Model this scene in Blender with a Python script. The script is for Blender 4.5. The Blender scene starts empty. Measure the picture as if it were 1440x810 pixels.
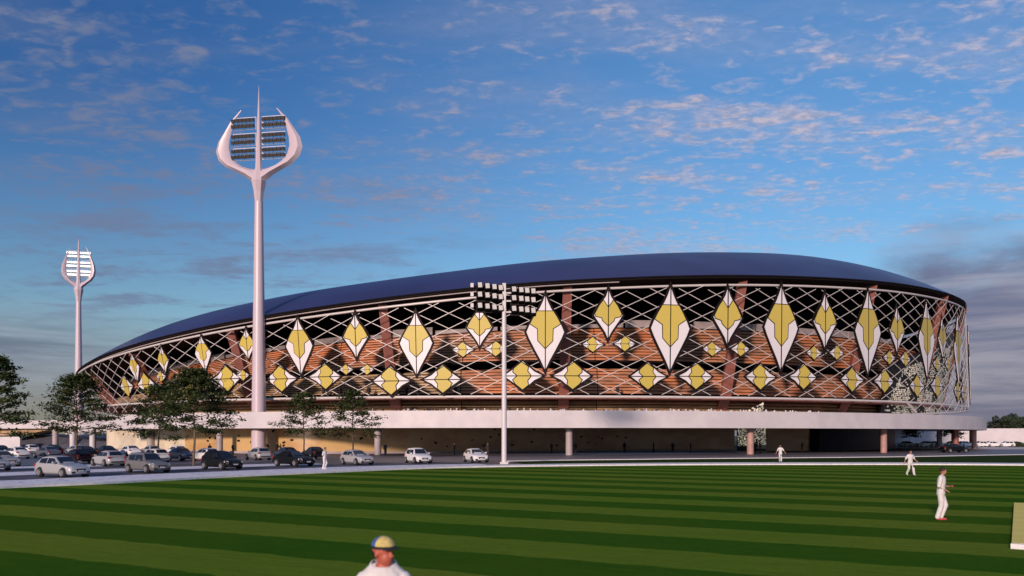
import bpy, bmesh, math, random
from mathutils import Vector, Matrix
random.seed(7)
S = bpy.context.scene
COL = S.collection
R_ = math.radians
FPX = 1200.0            # focal length in photo pixels (1440 wide)
EYE = 2.85              # eye height
HOR = 612.0             # horizon row of the photo
CX, CY = 2.6, 228.0     # centre of the stadium

# ------------------------------------------------------------ camera
cam = bpy.data.cameras.new('camera'); camo = bpy.data.objects.new('camera', cam); COL.objects.link(camo)
camo.location = (0, 0, EYE); camo.rotation_euler = (R_(90), 0, 0)
cam.sensor_width = 36; cam.lens = 36 * FPX / 1440
cam.shift_y = (HOR - 405) / 1440
cam.clip_start = 0.1; cam.clip_end = 9000
cam.dof.use_dof = True; cam.dof.focus_distance = 110; cam.dof.aperture_fstop = 1.5
S.camera = camo
# ------------------------------------------------------------ light
S.view_settings.view_transform = 'Standard'; S.view_settings.look = 'None'
S.view_settings.exposure = EXPOSURE = 0.6
S.view_settings.gamma = 1
SUN_EL, SUN_AZ = 15.0, 24.0     # azimuth measured from -Y (behind the camera) towards -X
sdir = Vector((-math.cos(R_(SUN_EL)) * math.sin(R_(SUN_AZ)), -math.cos(R_(SUN_EL)) * math.cos(R_(SUN_AZ)), math.sin(R_(SUN_EL))))
sl = bpy.data.lights.new('sun', 'SUN'); so = bpy.data.objects.new('sun', sl); COL.objects.link(so)
sl.energy = 2.5; sl.angle = R_(5.0); sl.color = (1.0, 0.74, 0.62)
so.rotation_euler = sdir.to_track_quat('Z', 'Y').to_euler(); so.location = (-60, -40, 60)

W = bpy.data.worlds.new('World'); S.world = W; W.use_nodes = True
def NT(nt):
    def n(t, **k):
        x = nt.nodes.new(t)
        for a, b in k.items():
            if a == 'i':
                for kk, v in b.items(): x.inputs[kk].default_value = v
            else: setattr(x, a, b)
        return x
    def l(a, b): nt.links.new(a, b)
    return n, l
def math_(n, l, op, a, b=None, c=None, clamp=False):
    m = n('ShaderNodeMath', operation=op, use_clamp=clamp)
    for i, v in enumerate((a, b, c)):
        if v is None: continue
        if isinstance(v, (int, float)): m.inputs[i].default_value = v
        else: l(v, m.inputs[i])
    return m.outputs[0]
def mix_(n, l, f, a, b, bt='MIX'):
    m = n('ShaderNodeMix', data_type='RGBA', blend_type=bt)
    for i, v in ((0, f), (6, a), (7, b)):
        if isinstance(v, (int, float)): m.inputs[i].default_value = v
        elif isinstance(v, tuple): m.inputs[i].default_value = tuple(v) + ((1,) if len(v) == 3 else ())
        else: l(v, m.inputs[i])
    return m.outputs[2]
def ramp_(n, l, f, stops, interp='LINEAR'):
    r = n('ShaderNodeValToRGB'); r.color_ramp.interpolation = interp
    e = r.color_ramp.elements
    while len(e) < len(stops): e.new(0.5)
    for el, (p, c) in zip(e, stops):
        el.position = p
        el.color = (c, c, c, 1) if isinstance(c, (int, float)) else tuple(c) + (1,)
    l(f, r.inputs[0]); return r.outputs[0]
def maprange(n, l, v, a, b, c=0.0, d=1.0, smooth=True):
    m = n('ShaderNodeMapRange', interpolation_type='SMOOTHSTEP' if smooth else 'LINEAR', clamp=True)
    l(v, m.inputs[0])
    for i, q in enumerate((a, b, c, d)): m.inputs[i + 1].default_value = q
    return m.outputs[0]
def build_world():
    nt = W.node_tree; nt.nodes.clear(); n, l = NT(nt)
    sky = n('ShaderNodeTexSky', sky_type='NISHITA'); sky.sun_disc = False
    sky.sun_elevation = R_(SUN_EL); sky.sun_rotation = R_(180 + SUN_AZ)
    sky.air_density = 1.3; sky.dust_density = 0.6; sky.ozone_density = 2.5; sky.altitude = 50
    tc = n('ShaderNodeTexCoord'); sx = n('ShaderNodeSeparateXYZ'); l(tc.outputs['Generated'], sx.inputs[0])
    x, y, z = sx.outputs
    zc = math_(n, l, 'MAXIMUM', z, 0.0)
    hs = n('ShaderNodeHueSaturation', i={'Saturation': 1.12, 'Value': 1.0}); l(sky.outputs[0], hs.inputs['Color'])
    base = mix_(n, l, 1.0, hs.outputs[0], (0.58, 0.78, 1.04), 'MULTIPLY')
    # the sky is deeper blue to the left and overhead
    dx = math_(n, l, 'ARCTAN2', x, math_(n, l, 'ABSOLUTE', y))      # azimuth, mirrored behind the camera so the cloud bank has no seam
    lf_ = maprange(n, l, dx, -0.55, 0.35); up_ = maprange(n, l, z, 0.10, 0.42)
    base = mix_(n, l, lf_, mix_(n, l, up_, mix_(n, l, 1.0, base, (0.92, 0.86, 0.86), 'MULTIPLY'), mix_(n, l, 1.0, base, (0.38, 0.54, 0.73), 'MULTIPLY')), base)
    # cloud plane
    zz = math_(n, l, 'ADD', zc, 0.10)
    cp = n('ShaderNodeCombineXYZ'); l(math_(n, l, 'DIVIDE', x, zz), cp.inputs[0]); l(math_(n, l, 'DIVIDE', y, zz), cp.inputs[1])
    def noise(sc, det, rough, vec=None, off=(0, 0, 0), rot=0, stretch=(1, 1, 1), dist=0.0):
        mp = n('ShaderNodeMapping'); mp.inputs['Location'].default_value = off; mp.inputs['Rotation'].default_value = (0, 0, R_(rot)); mp.inputs['Scale'].default_value = stretch
        l(vec if vec is not None else cp.outputs[0], mp.inputs[0])
        t = n('ShaderNodeTexNoise', i={'Scale': sc, 'Detail': det, 'Roughness': rough, 'Distortion': dist}); l(mp.outputs[0], t.inputs['Vector'])
        return t.outputs[0]
    # mottled altocumulus
    cell = noise(12.0, 5, 0.55, off=(3.1, 1.7, 0), rot=20, stretch=(1.0, 1.35, 1), dist=0.5)
    cell2 = noise(30.0, 4, 0.6, off=(9.1, 4.7, 0), rot=20, stretch=(1.0, 1.35, 1), dist=0.3)
    mid = noise(2.6, 4, 0.5, off=(2.2, 8.1, 0), rot=35, stretch=(0.6, 1.5, 1))
    cc = math_(n, l, 'ADD', math_(n, l, 'MULTIPLY', cell, 0.62), math_(n, l, 'ADD', math_(n, l, 'MULTIPLY', cell2, 0.20), math_(n, l, 'MULTIPLY', mid, 0.30)))
    big = noise(0.85, 3, 0.5, off=(0.4, 5.2, 0), rot=30)
    lr = maprange(n, l, dx, -0.45, 0.40)
    thr = math_(n, l, 'SUBTRACT', 0.625, math_(n, l, 'MULTIPLY', maprange(n, l, big, 0.35, 0.62), 0.09))
    m1 = maprange(n, l, math_(n, l, 'SUBTRACT', cc, thr), -0.03, 0.17)
    veil = math_(n, l, 'MULTIPLY', maprange(n, l, mid, 0.40, 0.66), 0.26)
    alto = math_(n, l, 'MULTIPLY', math_(n, l, 'ADD', m1, veil), maprange(n, l, z, 0.13, 0.27))
    ccol = mix_(n, l, lr, (1.25, 1.55, 2.6), (4.1, 3.8, 4.7))
    ccol = mix_(n, l, maprange(n, l, cell2, 0.35, 0.62), mix_(n, l, 0.45, ccol, (1.2, 1.7, 2.8)), ccol)
    c1 = mix_(n, l, math_(n, l, 'MULTIPLY', alto, 0.85, clamp=True), base, ccol)
    # grey veil streaks on the left, between 8 and 20 degrees up
    st = noise(2.6, 8, 0.62, off=(7.3, 2.2, 0), rot=-12, stretch=(0.8, 1.6, 1), dist=0.4)
    fine = noise(11, 5, 0.6, off=(1.3, 9.2, 0), rot=10)
    stt = math_(n, l, 'ADD', math_(n, l, 'MULTIPLY', st, 0.75), math_(n, l, 'MULTIPLY', fine, 0.25))
    sm = maprange(n, l, stt, 0.47, 0.62)
    band = math_(n, l, 'MULTIPLY', maprange(n, l, z, 0.08, 0.16), maprange(n, l, z, 0.36, 0.18))
    sm = math_(n, l, 'MULTIPLY', math_(n, l, 'MULTIPLY', sm, band), maprange(n, l, dx, 0.10, -0.30))
    c2 = mix_(n, l, math_(n, l, 'MULTIPLY', sm, 0.75), c1, (1.25, 1.55, 2.5))
    # low bank of purple grey cloud along the horizon, thicker to the right
    bv = n('ShaderNodeCombineXYZ'); l(dx, bv.inputs[0]); l(math_(n, l, 'MULTIPLY', z, 2.6), bv.inputs[1])
    b1 = noise(3.6, 8, 0.6, vec=bv.outputs[0], off=(2.9, 0.35, 0), dist=0.25)
    rise = math_(n, l, 'ADD', maprange(n, l, dx, -0.5, 0.15, 0.115, 0.09, False), maprange(n, l, dx, 0.27, 0.46, 0.0, 0.10))
    hh = math_(n, l, 'ADD', rise, math_(n, l, 'MULTIPLY', math_(n, l, 'SUBTRACT', b1, 0.5), 0.15))
    bm = maprange(n, l, math_(n, l, 'SUBTRACT', hh, z), -0.03, 0.035)
    b2 = noise(2.6, 9, 0.62, vec=bv.outputs[0], off=(5.5, 3.2, 0), stretch=(1.0, 5.0, 1), dist=0.25)
    tint = mix_(n, l, maprange(n, l, b2, 0.40, 0.66), (1.15, 1.12, 1.85), (2.5, 2.25, 2.8))
    left = mix_(n, l, maprange(n, l, b2, 0.35, 0.65), (1.15, 1.4, 1.95), (2.6, 3.1, 3.8))
    bc = mix_(n, l, maprange(n, l, dx, -0.1, 0.35), left, tint)
    bc = mix_(n, l, math_(n, l, 'MULTIPLY', maprange(n, l, z, 0.10, 0.0), maprange(n, l, dx, 0.1, -0.3)), bc, (1.9, 1.75, 1.45))
    c3 = mix_(n, l, math_(n, l, 'MULTIPLY', bm, 0.92), c2, bc)
    bg = n('ShaderNodeBackground', i={'Strength': SKY_STR}); l(c3, bg.inputs[0])
    o = n('ShaderNodeOutputWorld'); l(bg.outputs[0], o.inputs[0])
SKY_STR = 0.085
build_world()
S.cycles.use_denoising = True
S.cycles.max_bounces = 6; S.cycles.diffuse_bounces = 3; S.cycles.glossy_bounces = 3; S.cycles.transparent_max_bounces = 8

# ------------------------------------------------------------ helpers
def mat(name, col, rough=0.6, metal=0.0, var=0.0, nscale=0.0, bump=0.0, col2=None, lo=0.35, hi=0.65, spec=0.5, coat=0.0, emit=None, detail=6.0, stretch=(1, 1, 1)):
    m = bpy.data.materials.new(name); m.use_nodes = True; nt = m.node_tree; n, l = NT(nt)
    b = nt.nodes['Principled BSDF']
    b.inputs['Base Color'].default_value = tuple(col) + (1,); b.inputs['Roughness'].default_value = rough
    b.inputs['Metallic'].default_value = metal; b.inputs['Specular IOR Level'].default_value = spec
    if coat: b.inputs['Coat Weight'].default_value = coat; b.inputs['Coat Roughness'].default_value = 0.08
    src = None
    if nscale:
        tc = n('ShaderNodeTexCoord'); mp = n('ShaderNodeMapping'); mp.inputs['Scale'].default_value = stretch
        l(tc.outputs['Object'], mp.inputs[0])
        t = n('ShaderNodeTexNoise', i={'Scale': nscale, 'Detail': detail, 'Roughness': 0.6}); l(mp.outputs[0], t.inputs['Vector'])
        c2 = col2 if col2 else tuple(c * 0.72 for c in col)
        src = mix_(n, l, maprange(n, l, t.outputs[0], lo, hi), tuple(col), tuple(c2))
        l(math_(n, l, 'ADD', math_(n, l, 'MULTIPLY', t.outputs[0], 0.16), rough - 0.08, clamp=True), b.inputs['Roughness'])
        if bump:
            bp = n('ShaderNodeBump', i={'Strength': bump, 'Distance': 0.05}); l(t.outputs[0], bp.inputs['Height']); l(bp.outputs[0], b.inputs['Normal'])
    if var:
        oi = n('ShaderNodeObjectInfo'); hs = n('ShaderNodeHueSaturation')
        l(maprange(n, l, oi.outputs['Random'], 0, 1, 1 - var, 1 + var, False), hs.inputs['Value'])
        if src is not None: l(src, hs.inputs['Color'])
        else: hs.inputs['Color'].default_value = tuple(col) + (1,)
        src = hs.outputs[0]
    if src is not None: l(src, b.inputs['Base Color'])
    if emit: b.inputs['Emission Color'].default_value = tuple(emit[0]) + (1,); b.inputs['Emission Strength'].default_value = emit[1]
    return m
class MB:
    def __init__(s): s.v = []; s.f = []; s.smooth = False
    def add(s, vs, fs):
        k = len(s.v); s.v += [tuple(v) for v in vs]; s.f += [tuple(i + k for i in f) for f in fs]
    def box(s, c, d, rz=0.0, ry=0.0):
        cx, cy, cz = c; hx, hy, hz = d[0] / 2, d[1] / 2, d[2] / 2
        M = Matrix.Rotation(rz, 3, 'Z') @ Matrix.Rotation(ry, 3, 'Y')
        vs = [M @ Vector((x * hx, y * hy, z * hz)) + Vector(c) for x in (-1, 1) for y in (-1, 1) for z in (-1, 1)]
        s.add(vs, [(0, 1, 3, 2), (4, 6, 7, 5), (0, 4, 5, 1), (2, 3, 7, 6), (0, 2, 6, 4), (1, 5, 7, 3)])
    def tube(s, pts, rad, sides=6, cap=True, flat=1.0, up=None):
        pts = [Vector(p) for p in pts]; n = len(pts)
        rad = rad if isinstance(rad, (list, tuple)) else [rad] * n
        vs = []
        for i, p in enumerate(pts):
            t = (pts[min(i + 1, n - 1)] - pts[max(i - 1, 0)]).normalized()
            a = Vector(up) if up else (Vector((0, 0, 1)) if abs(t.z) < 0.9 else Vector((0, 1, 0)))
            u = t.cross(a).normalized(); w = u.cross(t).normalized()
            for k in range(sides):
                q = 2 * math.pi * (k + 0.5) / sides
                vs.append(p + u * math.cos(q) * rad[i] + w * math.sin(q) * rad[i] * flat)
        fs = [(i * sides + k, i * sides + (k + 1) % sides, (i + 1) * sides + (k + 1) % sides, (i + 1) * sides + k) for i in range(n - 1) for k in range(sides)]
        if cap: fs += [tuple(range(sides))[::-1], tuple((n - 1) * sides + k for k in range(sides))]
        s.add(vs, fs)
    def loft(s, secs, closed=True, cap=True):
        m = len(secs[0]); vs = [p for q in secs for p in q]; fs = []
        for i in range(len(secs) - 1):
            for k in range(m if closed else m - 1):
                fs.append((i * m + k, i * m + (k + 1) % m, (i + 1) * m + (k + 1) % m, (i + 1) * m + k))
        if cap: fs += [tuple(range(m))[::-1], tuple((len(secs) - 1) * m + k for k in range(m))]
        s.add(vs, fs)
    def prism(s, pts, y0, y1):      # polygon in x,z extruded along y
        n = len(pts); vs = [(x, y0, z) for x, z in pts] + [(x, y1, z) for x, z in pts]
        s.add(vs, [tuple(range(n)), tuple(range(n, 2 * n))[::-1]] + [(i, (i + 1) % n, n + (i + 1) % n, n + i) for i in range(n)])
    def lathe(s, prof, sides=12, c=(0, 0, 0)):
        secs = [[(c[0] + r * math.cos(2 * math.pi * k / sides), c[1] + r * math.sin(2 * math.pi * k / sides), c[2] + z) for k in range(sides)] for r, z in prof]
        s.loft(secs)
    def mesh(s, name, m, smooth=False):
        me = bpy.data.meshes.new(name); me.from_pydata(s.v, [], s.f); me.materials.append(m)
        bm = bmesh.new(); bm.from_mesh(me); bmesh.ops.recalc_face_normals(bm, faces=bm.faces)
        if smooth:
            for f in bm.faces: f.smooth = True
            for e in bm.edges:
                if len(e.link_faces) == 2 and e.calc_face_angle(0) > 0.7: e.smooth = False
        bm.to_mesh(me); bm.free(); me.update(); return me
    def build(s, name, m, parent=None, smooth=False, loc=None, rz=0, kind=None, label=None):
        return link(name, s.mesh(name, m, smooth), parent, loc, rz, kind, label)
def link(name, me, parent=None, loc=None, rz=0, kind=None, label=None):
    o = bpy.data.objects.new(name, me); COL.objects.link(o)
    if loc: o.location = loc
    if rz: o.rotation_euler = (0, 0, rz)
    if parent: o.parent = parent
    if kind: o['kind'] = kind
    if label: o['label'] = label
    return o
def tag(o, label, cat, group=None, kind=None):
    o['label'] = label; o['category'] = cat
    if group: o['group'] = group
    if kind: o['kind'] = kind
    return o
def thing(name, label, cat, loc=(0, 0, 0), rz=0, group=None):
    o = bpy.data.objects.new(name, None); COL.objects.link(o); o.location = loc; o.rotation_euler = (0, 0, rz); o.empty_display_size = 0.3
    return tag(o, label, cat, group)
def dup(root, loc, rz, label, scale=None, swap=None, group=None):
    def cp(o, par):
        c = o.copy(); COL.objects.link(c); c.parent = par
        if swap and c.data and len(c.material_slots):
            a = c.material_slots[0].material
            if a in swap: c.material_slots[0].link = 'OBJECT'; c.material_slots[0].material = swap[a]
        for ch in o.children: cp(ch, c)
        return c
    r = cp(root, None); r.location = loc; r.rotation_euler = (0, 0, rz); r['label'] = label
    if scale: r.scale = scale if isinstance(scale, tuple) else (scale,) * 3
    if group: r['group'] = group
    return r
def G(x, y, z=0.0):       # point on a level plane seen at photo pixel x, y
    D = (EYE - z) * FPX / (y - HOR); return Vector(((x - 720) / FPX * D, D, z))
def AT(x, D, z=0.0): return Vector(((x - 720) / FPX * D, D, z))
def ZAT(y, D): return EYE + (HOR - y) * D / FPX
def RP(t, R, z=0.0):      # stadium polar coordinates: t in degrees from the side facing the camera
    a = R_(t); return Vector((CX + R * math.sin(a), CY - R * math.cos(a), z))
def theta(x, R):          # photo column -> angle on the near side of a ring of radius R
    ax, ay = x - 720, FPX; q = math.hypot(ax, ay); ux, uy = ax / q, ay / q
    b = CX * ux + CY * uy; c = CX * CX + CY * CY - R * R
    d = b * b - c; s = b - math.sqrt(max(d, 0))
    return math.degrees(math.atan2(ux * s - CX, CY - uy * s))
def interp(tab, x):
    if x <= tab[0][0]: return tab[0][1]
    for (a, b), (c, d) in zip(tab, tab[1:]):
        if x <= c: return b + (d - b) * (x - a) / (c - a)
    return tab[-1][1]
def smoothtab(tab):       # resample with Catmull-Rom so curves have no kinks
    out = []; n = len(tab)
    for i in range(n - 1):
        p0, p1, p2, p3 = tab[max(i - 1, 0)], tab[i], tab[i + 1], tab[min(i + 2, n - 1)]
        for k in range(8):
            t = k / 8; f = [0.5 * (2 * p1[j] + (p2[j] - p0[j]) * t + (2 * p0[j] - 5 * p1[j] + 4 * p2[j] - p3[j]) * t * t + (3 * p1[j] - p0[j] - 3 * p2[j] + p3[j]) * t ** 3) for j in range(len(p1))]
            out.append(tuple(f))
    return out + [tab[-1]]

# ------------------------------------------------------------ materials
M = {}
M['white'] = mat('white_render', (0.64, 0.61, 0.62), 0.5, nscale=0.35, col2=(0.57, 0.54, 0.56), bump=0.05)
M['steel_white'] = mat('white_steel', (0.66, 0.63, 0.64), 0.4)
M['tower'] = mat('tower_pink_light', (0.58, 0.49, 0.54), 0.35)  # pink tint puts the rosy light into the base colour
M['lattice'] = mat('lattice_steel', (0.64, 0.60, 0.58), 0.4)
M['panel_white'] = mat('panel_white', (0.80, 0.78, 0.80), 0.35, var=0.03)
M['panel_yellow'] = mat('panel_yellow', (0.60, 0.48, 0.10), 0.4, var=0.05)
M['black'] = mat('black_frame', (0.012, 0.008, 0.008), 0.6, spec=0.15)
M['navy'] = mat('roof_navy', (0.036, 0.036, 0.118), 0.36, nscale=0.05, col2=(0.030, 0.031, 0.100), spec=0.25)
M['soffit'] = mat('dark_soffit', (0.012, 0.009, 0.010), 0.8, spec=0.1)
M['salmon'] = mat('salmon_column', (0.29, 0.10, 0.075), 0.5, nscale=1.2, col2=(0.22, 0.085, 0.07))
M['pink_conc'] = mat('pink_concrete', (0.46, 0.27, 0.24), 0.6, nscale=0.8, col2=(0.38, 0.22, 0.20))
M['conc'] = mat('pale_concrete', (0.42, 0.36, 0.36), 0.6, nscale=0.8, col2=(0.35, 0.31, 0.31), bump=0.1)
M['clad'] = mat('sunset_tinted_cladding', (0.70, 0.27, 0.12), 0.42, nscale=0.07, col2=(0.50, 0.27, 0.17), lo=0.38, hi=0.66, var=0.08, detail=2.0, spec=0.6, stretch=(1, 1, 4))  # orange patches paint sunset reflections into the boards' colour
M['clad_tan'] = mat('timber_cladding', (0.56, 0.38, 0.20), 0.38, nscale=0.2, col2=(0.36, 0.24, 0.14), var=0.25, spec=0.6)
M['gold_wall'] = mat('polished_plaster', (0.60, 0.41, 0.18), 0.22, nscale=0.12, col2=(0.48, 0.28, 0.11), spec=0.8, lo=0.4, hi=0.6, stretch=(1, 1, 2))
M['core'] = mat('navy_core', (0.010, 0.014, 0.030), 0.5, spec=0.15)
M['asphalt'] = mat('asphalt', (0.075, 0.080, 0.105), 0.7, nscale=0.6, col2=(0.055, 0.058, 0.08), bump=0.2)
M['plaza'] = mat('plaza_paving', (0.13, 0.115, 0.13), 0.5, nscale=0.25, col2=(0.09, 0.085, 0.10), bump=0.1)
M['palepave'] = mat('pale_paving', (0.62, 0.56, 0.52), 0.7, nscale=0.2, col2=(0.5, 0.45, 0.42))
M['kerb'] = mat('white_kerb', (0.88, 0.86, 0.84), 0.6, nscale=3.0, col2=(0.70, 0.69, 0.72))
M['bay'] = mat('bay_paving', (0.80, 0.80, 0.86), 0.7, nscale=1.3, col2=(0.30, 0.31, 0.40), lo=0.54, hi=0.62, stretch=(1, 1.6, 1))  # blue-grey speckles paint small shadow patches into the paving colour
M['verge'] = mat('verge_grass', (0.022, 0.050, 0.006), 0.95, nscale=2.0, bump=0.3, spec=0.03)
M['earth'] = mat('outer_ground', (0.05, 0.075, 0.03), 0.9, nscale=0.05)
M['glass'] = mat('dark_glass', (0.012, 0.014, 0.02), 0.08, spec=0.8)
M['tyre'] = mat('tyre_rubber', (0.018, 0.018, 0.020), 0.8)
M['rim'] = mat('alloy_rim', (0.36, 0.36, 0.38), 0.35, metal=0.6)
M['plastic'] = mat('black_plastic', (0.02, 0.02, 0.022), 0.5)
M['lamp_clear'] = mat('headlamp_glass', (0.75, 0.76, 0.80), 0.12, spec=0.8)
M['lamp_red'] = mat('tail_lamp', (0.35, 0.03, 0.03), 0.2)
M['bark'] = mat('tree_bark', (0.16, 0.12, 0.09), 0.85, nscale=9, bump=0.5, stretch=(1, 1, 0.3))
M['leaf'] = mat('leaf_green', (0.050, 0.080, 0.024), 0.7, nscale=1.1, col2=(0.085, 0.105, 0.034), spec=0.2, var=0.15)
M['leaf_far'] = mat('far_leaf', (0.022, 0.042, 0.020), 0.7, nscale=0.3, col2=(0.035, 0.055, 0.022), var=0.3)
M['skin'] = mat('skin', (0.42, 0.19, 0.13), 0.5)
M['skin2'] = mat('skin_flushed', (0.50, 0.13, 0.085), 0.5, nscale=9, col2=(0.42, 0.10, 0.065))
M['cloth_w'] = mat('white_cricket_cloth', (0.74, 0.72, 0.71), 0.8, nscale=7, col2=(0.64, 0.62, 0.62), bump=0.25)
M['cloth_d'] = mat('dark_cloth', (0.025, 0.02, 0.025), 0.85, var=0.5)
M['hair'] = mat('dark_hair', (0.015, 0.012, 0.010), 0.6)
M['shoe'] = mat('white_shoe', (0.7, 0.68, 0.66), 0.6)
M['shoe_red'] = mat('red_shoe', (0.5, 0.06, 0.06), 0.6)
M['pitch'] = mat('pitch_clay', (0.85, 0.74, 0.22), 0.85, spec=0.0, nscale=0.8, col2=(0.78, 0.67, 0.20), bump=0.1)
M['lamp_on'] = mat('floodlight_lens', (0.66, 0.64, 0.60), 0.2)
M['lamp_lit'] = mat('floodlight_lens_lit', (0.9, 0.9, 0.9), 0.3, emit=((0.90, 0.96, 1.0), 1.2))
M['sky_glow'] = mat('glow_tile', (0.85, 0.80, 0.62), 0.25, var=0.2, emit=((1.0, 0.93, 0.76), 0.14))  # added glow stands in for bright sky seen through the openings
M['plaster_lit'] = mat('lit_plaster', (0.74, 0.66, 0.50), 0.5, nscale=0.3)  # paler copy of the wall plaster, painting in its brightly lit end

# ------------------------------------------------------------ the ground
def grass_mat():
    m = bpy.data.materials.new('mown_grass'); m.use_nodes = True; nt = m.node_tree; n, l = NT(nt); b = nt.nodes['Principled BSDF']
    tc = n('ShaderNodeTexCoord'); sx = n('ShaderNodeSeparateXYZ'); l(tc.outputs['Object'], sx.inputs[0])
    wob = n('ShaderNodeTexNoise', i={'Scale': 0.9, 'Detail': 4.0}); l(tc.outputs['Object'], wob.inputs['Vector'])
    s = math_(n, l, 'ADD', math_(n, l, 'MULTIPLY', sx.outputs[0], 0.489), math_(n, l, 'MULTIPLY', sx.outputs[1], 0.872))
    s = math_(n, l, 'ADD', s, math_(n, l, 'MULTIPLY', math_(n, l, 'SUBTRACT', wob.outputs[0], 0.5), 0.45))
    f = math_(n, l, 'FRACT', math_(n, l, 'DIVIDE', math_(n, l, 'SUBTRACT', s, 17.57 - 5.4 * 40), 5.4))
    tri = math_(n, l, 'ABSOLUTE', math_(n, l, 'SUBTRACT', f, 0.25))
    tri = math_(n, l, 'MINIMUM', tri, math_(n, l, 'SUBTRACT', 1.0, tri))
    k = maprange(n, l, tri, 0.262, 0.238)
    big = n('ShaderNodeTexNoise', i={'Scale': 0.10, 'Detail': 5.0}); l(tc.outputs['Object'], big.inputs['Vector'])
    fine = n('ShaderNodeTexNoise', i={'Scale': 22.0, 'Detail': 4.0, 'Roughness': 0.7}); l(tc.outputs['Object'], fine.inputs['Vector'])
    mid = n('ShaderNodeTexNoise', i={'Scale': 2.2, 'Detail': 5.0, 'Roughness': 0.65}); l(tc.outputs['Object'], mid.inputs['Vector'])
    sc_ = n('ShaderNodeCombineXYZ'); l(math_(n, l, 'MULTIPLY', s, 5.0), sc_.inputs[0]); l(math_(n, l, 'SUBTRACT', math_(n, l, 'MULTIPLY', sx.outputs[0], 0.30), math_(n, l, 'MULTIPLY', sx.outputs[1], 0.17)), sc_.inputs[1])
    strk = n('ShaderNodeTexNoise', i={'Scale': 1.0, 'Detail': 5.0, 'Roughness': 0.6}); l(sc_.outputs[0], strk.inputs['Vector'])
    lt = mix_(n, l, maprange(n, l, big.outputs[0], 0.35, 0.65), (0.100, 0.176, 0.018), (0.124, 0.182, 0.022))
    dk = mix_(n, l, maprange(n, l, big.outputs[0], 0.35, 0.65), (0.034, 0.102, 0.009), (0.047, 0.108, 0.010))
    c = mix_(n, l, k, dk, lt)
    v = math_(n, l, 'ADD', math_(n, l, 'MULTIPLY', fine.outputs[0], 0.7), math_(n, l, 'ADD', math_(n, l, 'MULTIPLY', mid.outputs[0], 0.35), math_(n, l, 'MULTIPLY', math_(n, l, 'SUBTRACT', strk.outputs[0], 0.2), 0.5)))
    hs = n('ShaderNodeHueSaturation'); l(maprange(n, l, v, 0.3, 0.9, 0.65, 1.35, False), hs.inputs['Value']); l(c, hs.inputs['Color'])
    l(hs.outputs[0], b.inputs['Base Color']); b.inputs['Roughness'].default_value = 0.9; b.inputs['Specular IOR Level'].default_value = 0.0
    bp = n('ShaderNodeBump', i={'Strength': 0.5, 'Distance': 0.03}); l(fine.outputs[0], bp.inputs['Height']); l(bp.outputs[0], b.inputs['Normal'])
    return m
M['grass'] = grass_mat()
def sheet(name, poly, z, m, kind='structure'):
    b = MB(); b.add([(p[0], p[1], z) for p in poly], [tuple(range(len(poly)))]); return b.build(name, m, kind=kind)
ring = [(3500 * math.cos(a * math.pi / 24), 3500 * math.sin(a * math.pi / 24)) for a in range(48)]
sheet('ground', ring, -0.03, M['earth'])
# boundary of the playing field, traced as a smooth oval
bpx = [(0, 687.6), (150, 681), (300, 672.8), (450, 665.9), (585, 660.0), (700, 657.2), (900, 654.9), (1140, 654.0), (1440, 655.0)]
B = [(-40, -50), (-54, -20), (-47.5, 6), (-41, 20), (-36, 29), (-31.3, 37.6)] + [tuple(G(x, y)[:2]) for x, y in bpx] + [(80, 66), (100, 35), (98, -5), (70, -45), (20, -62)]
Bs = smoothtab([B[-1]] + B + [B[0]])[8:-8]
def offs(pts, d):
    out = []
    for i, p in enumerate(pts):
        a = pts[max(i - 1, 0)]; c = pts[min(i + 1, len(pts) - 1)]
        tx, ty = c[0] - a[0], c[1] - a[1]; q = math.hypot(tx, ty) or 1
        w = d(i) if callable(d) else d
        out.append((p[0] - ty / q * w, p[1] + tx / q * w))
    return out
plaza = [(-260, -80), (340, -80), (340, 260), (-260, 260)]
sheet('plaza_paving', plaza, -0.015, M['plaza'])
sheet('playing_field', Bs, 0.012, M['grass'])
def strip(name, a, b, z, m, h=0.0, parent=None, kind='structure'):
    mb = MB(); n = len(a)
    if h:
        mb.loft([[(p[0], p[1], z - h), (p[0], p[1], z), (q[0], q[1], z), (q[0], q[1], z - h)] for p, q in zip(a, b)])
    else:
        mb.loft([[(p[0], p[1], z), (q[0], q[1], z)] for p, q in zip(a, b)], closed=False, cap=False)
    return mb.build(name, m, kind=kind)
i0 = 8 * 3; iX = 8 * 9; iend = 8 * 16
seg = Bs[i0:iend]
def kw(i):
    x = seg[i][0]; return 2.6 + max(0, min(1, (x + 5) / 25)) * 1.8
strip('boundary_kerb', seg, offs(seg, kw), 0.13, M['kerb'], h=0.15)
L = Bs[i0:8 * 11 + 2]        # parking stretch (left part)
strip('parking_bay_paving', offs(L, 2.61), offs(L, 9.0), 0.006, M['bay'])
strip('parking_aisle', offs(L, 9.01), offs(L, 15.5), 0.002, M['asphalt'])
L2 = Bs[i0:8 * 10 + 2]
strip('parking_bay_paving', offs(L2, 15.51), offs(L2, 21.0), 0.006, M['bay'])
strip('parking_aisle', offs(L2, 21.01), offs(L2, 27.5), 0.002, M['asphalt'])
L3 = Bs[i0:8 * 9]
strip('parking_bay_paving', offs(L3, 27.51), offs(L3, 33.0), 0.006, M['bay'])
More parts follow.
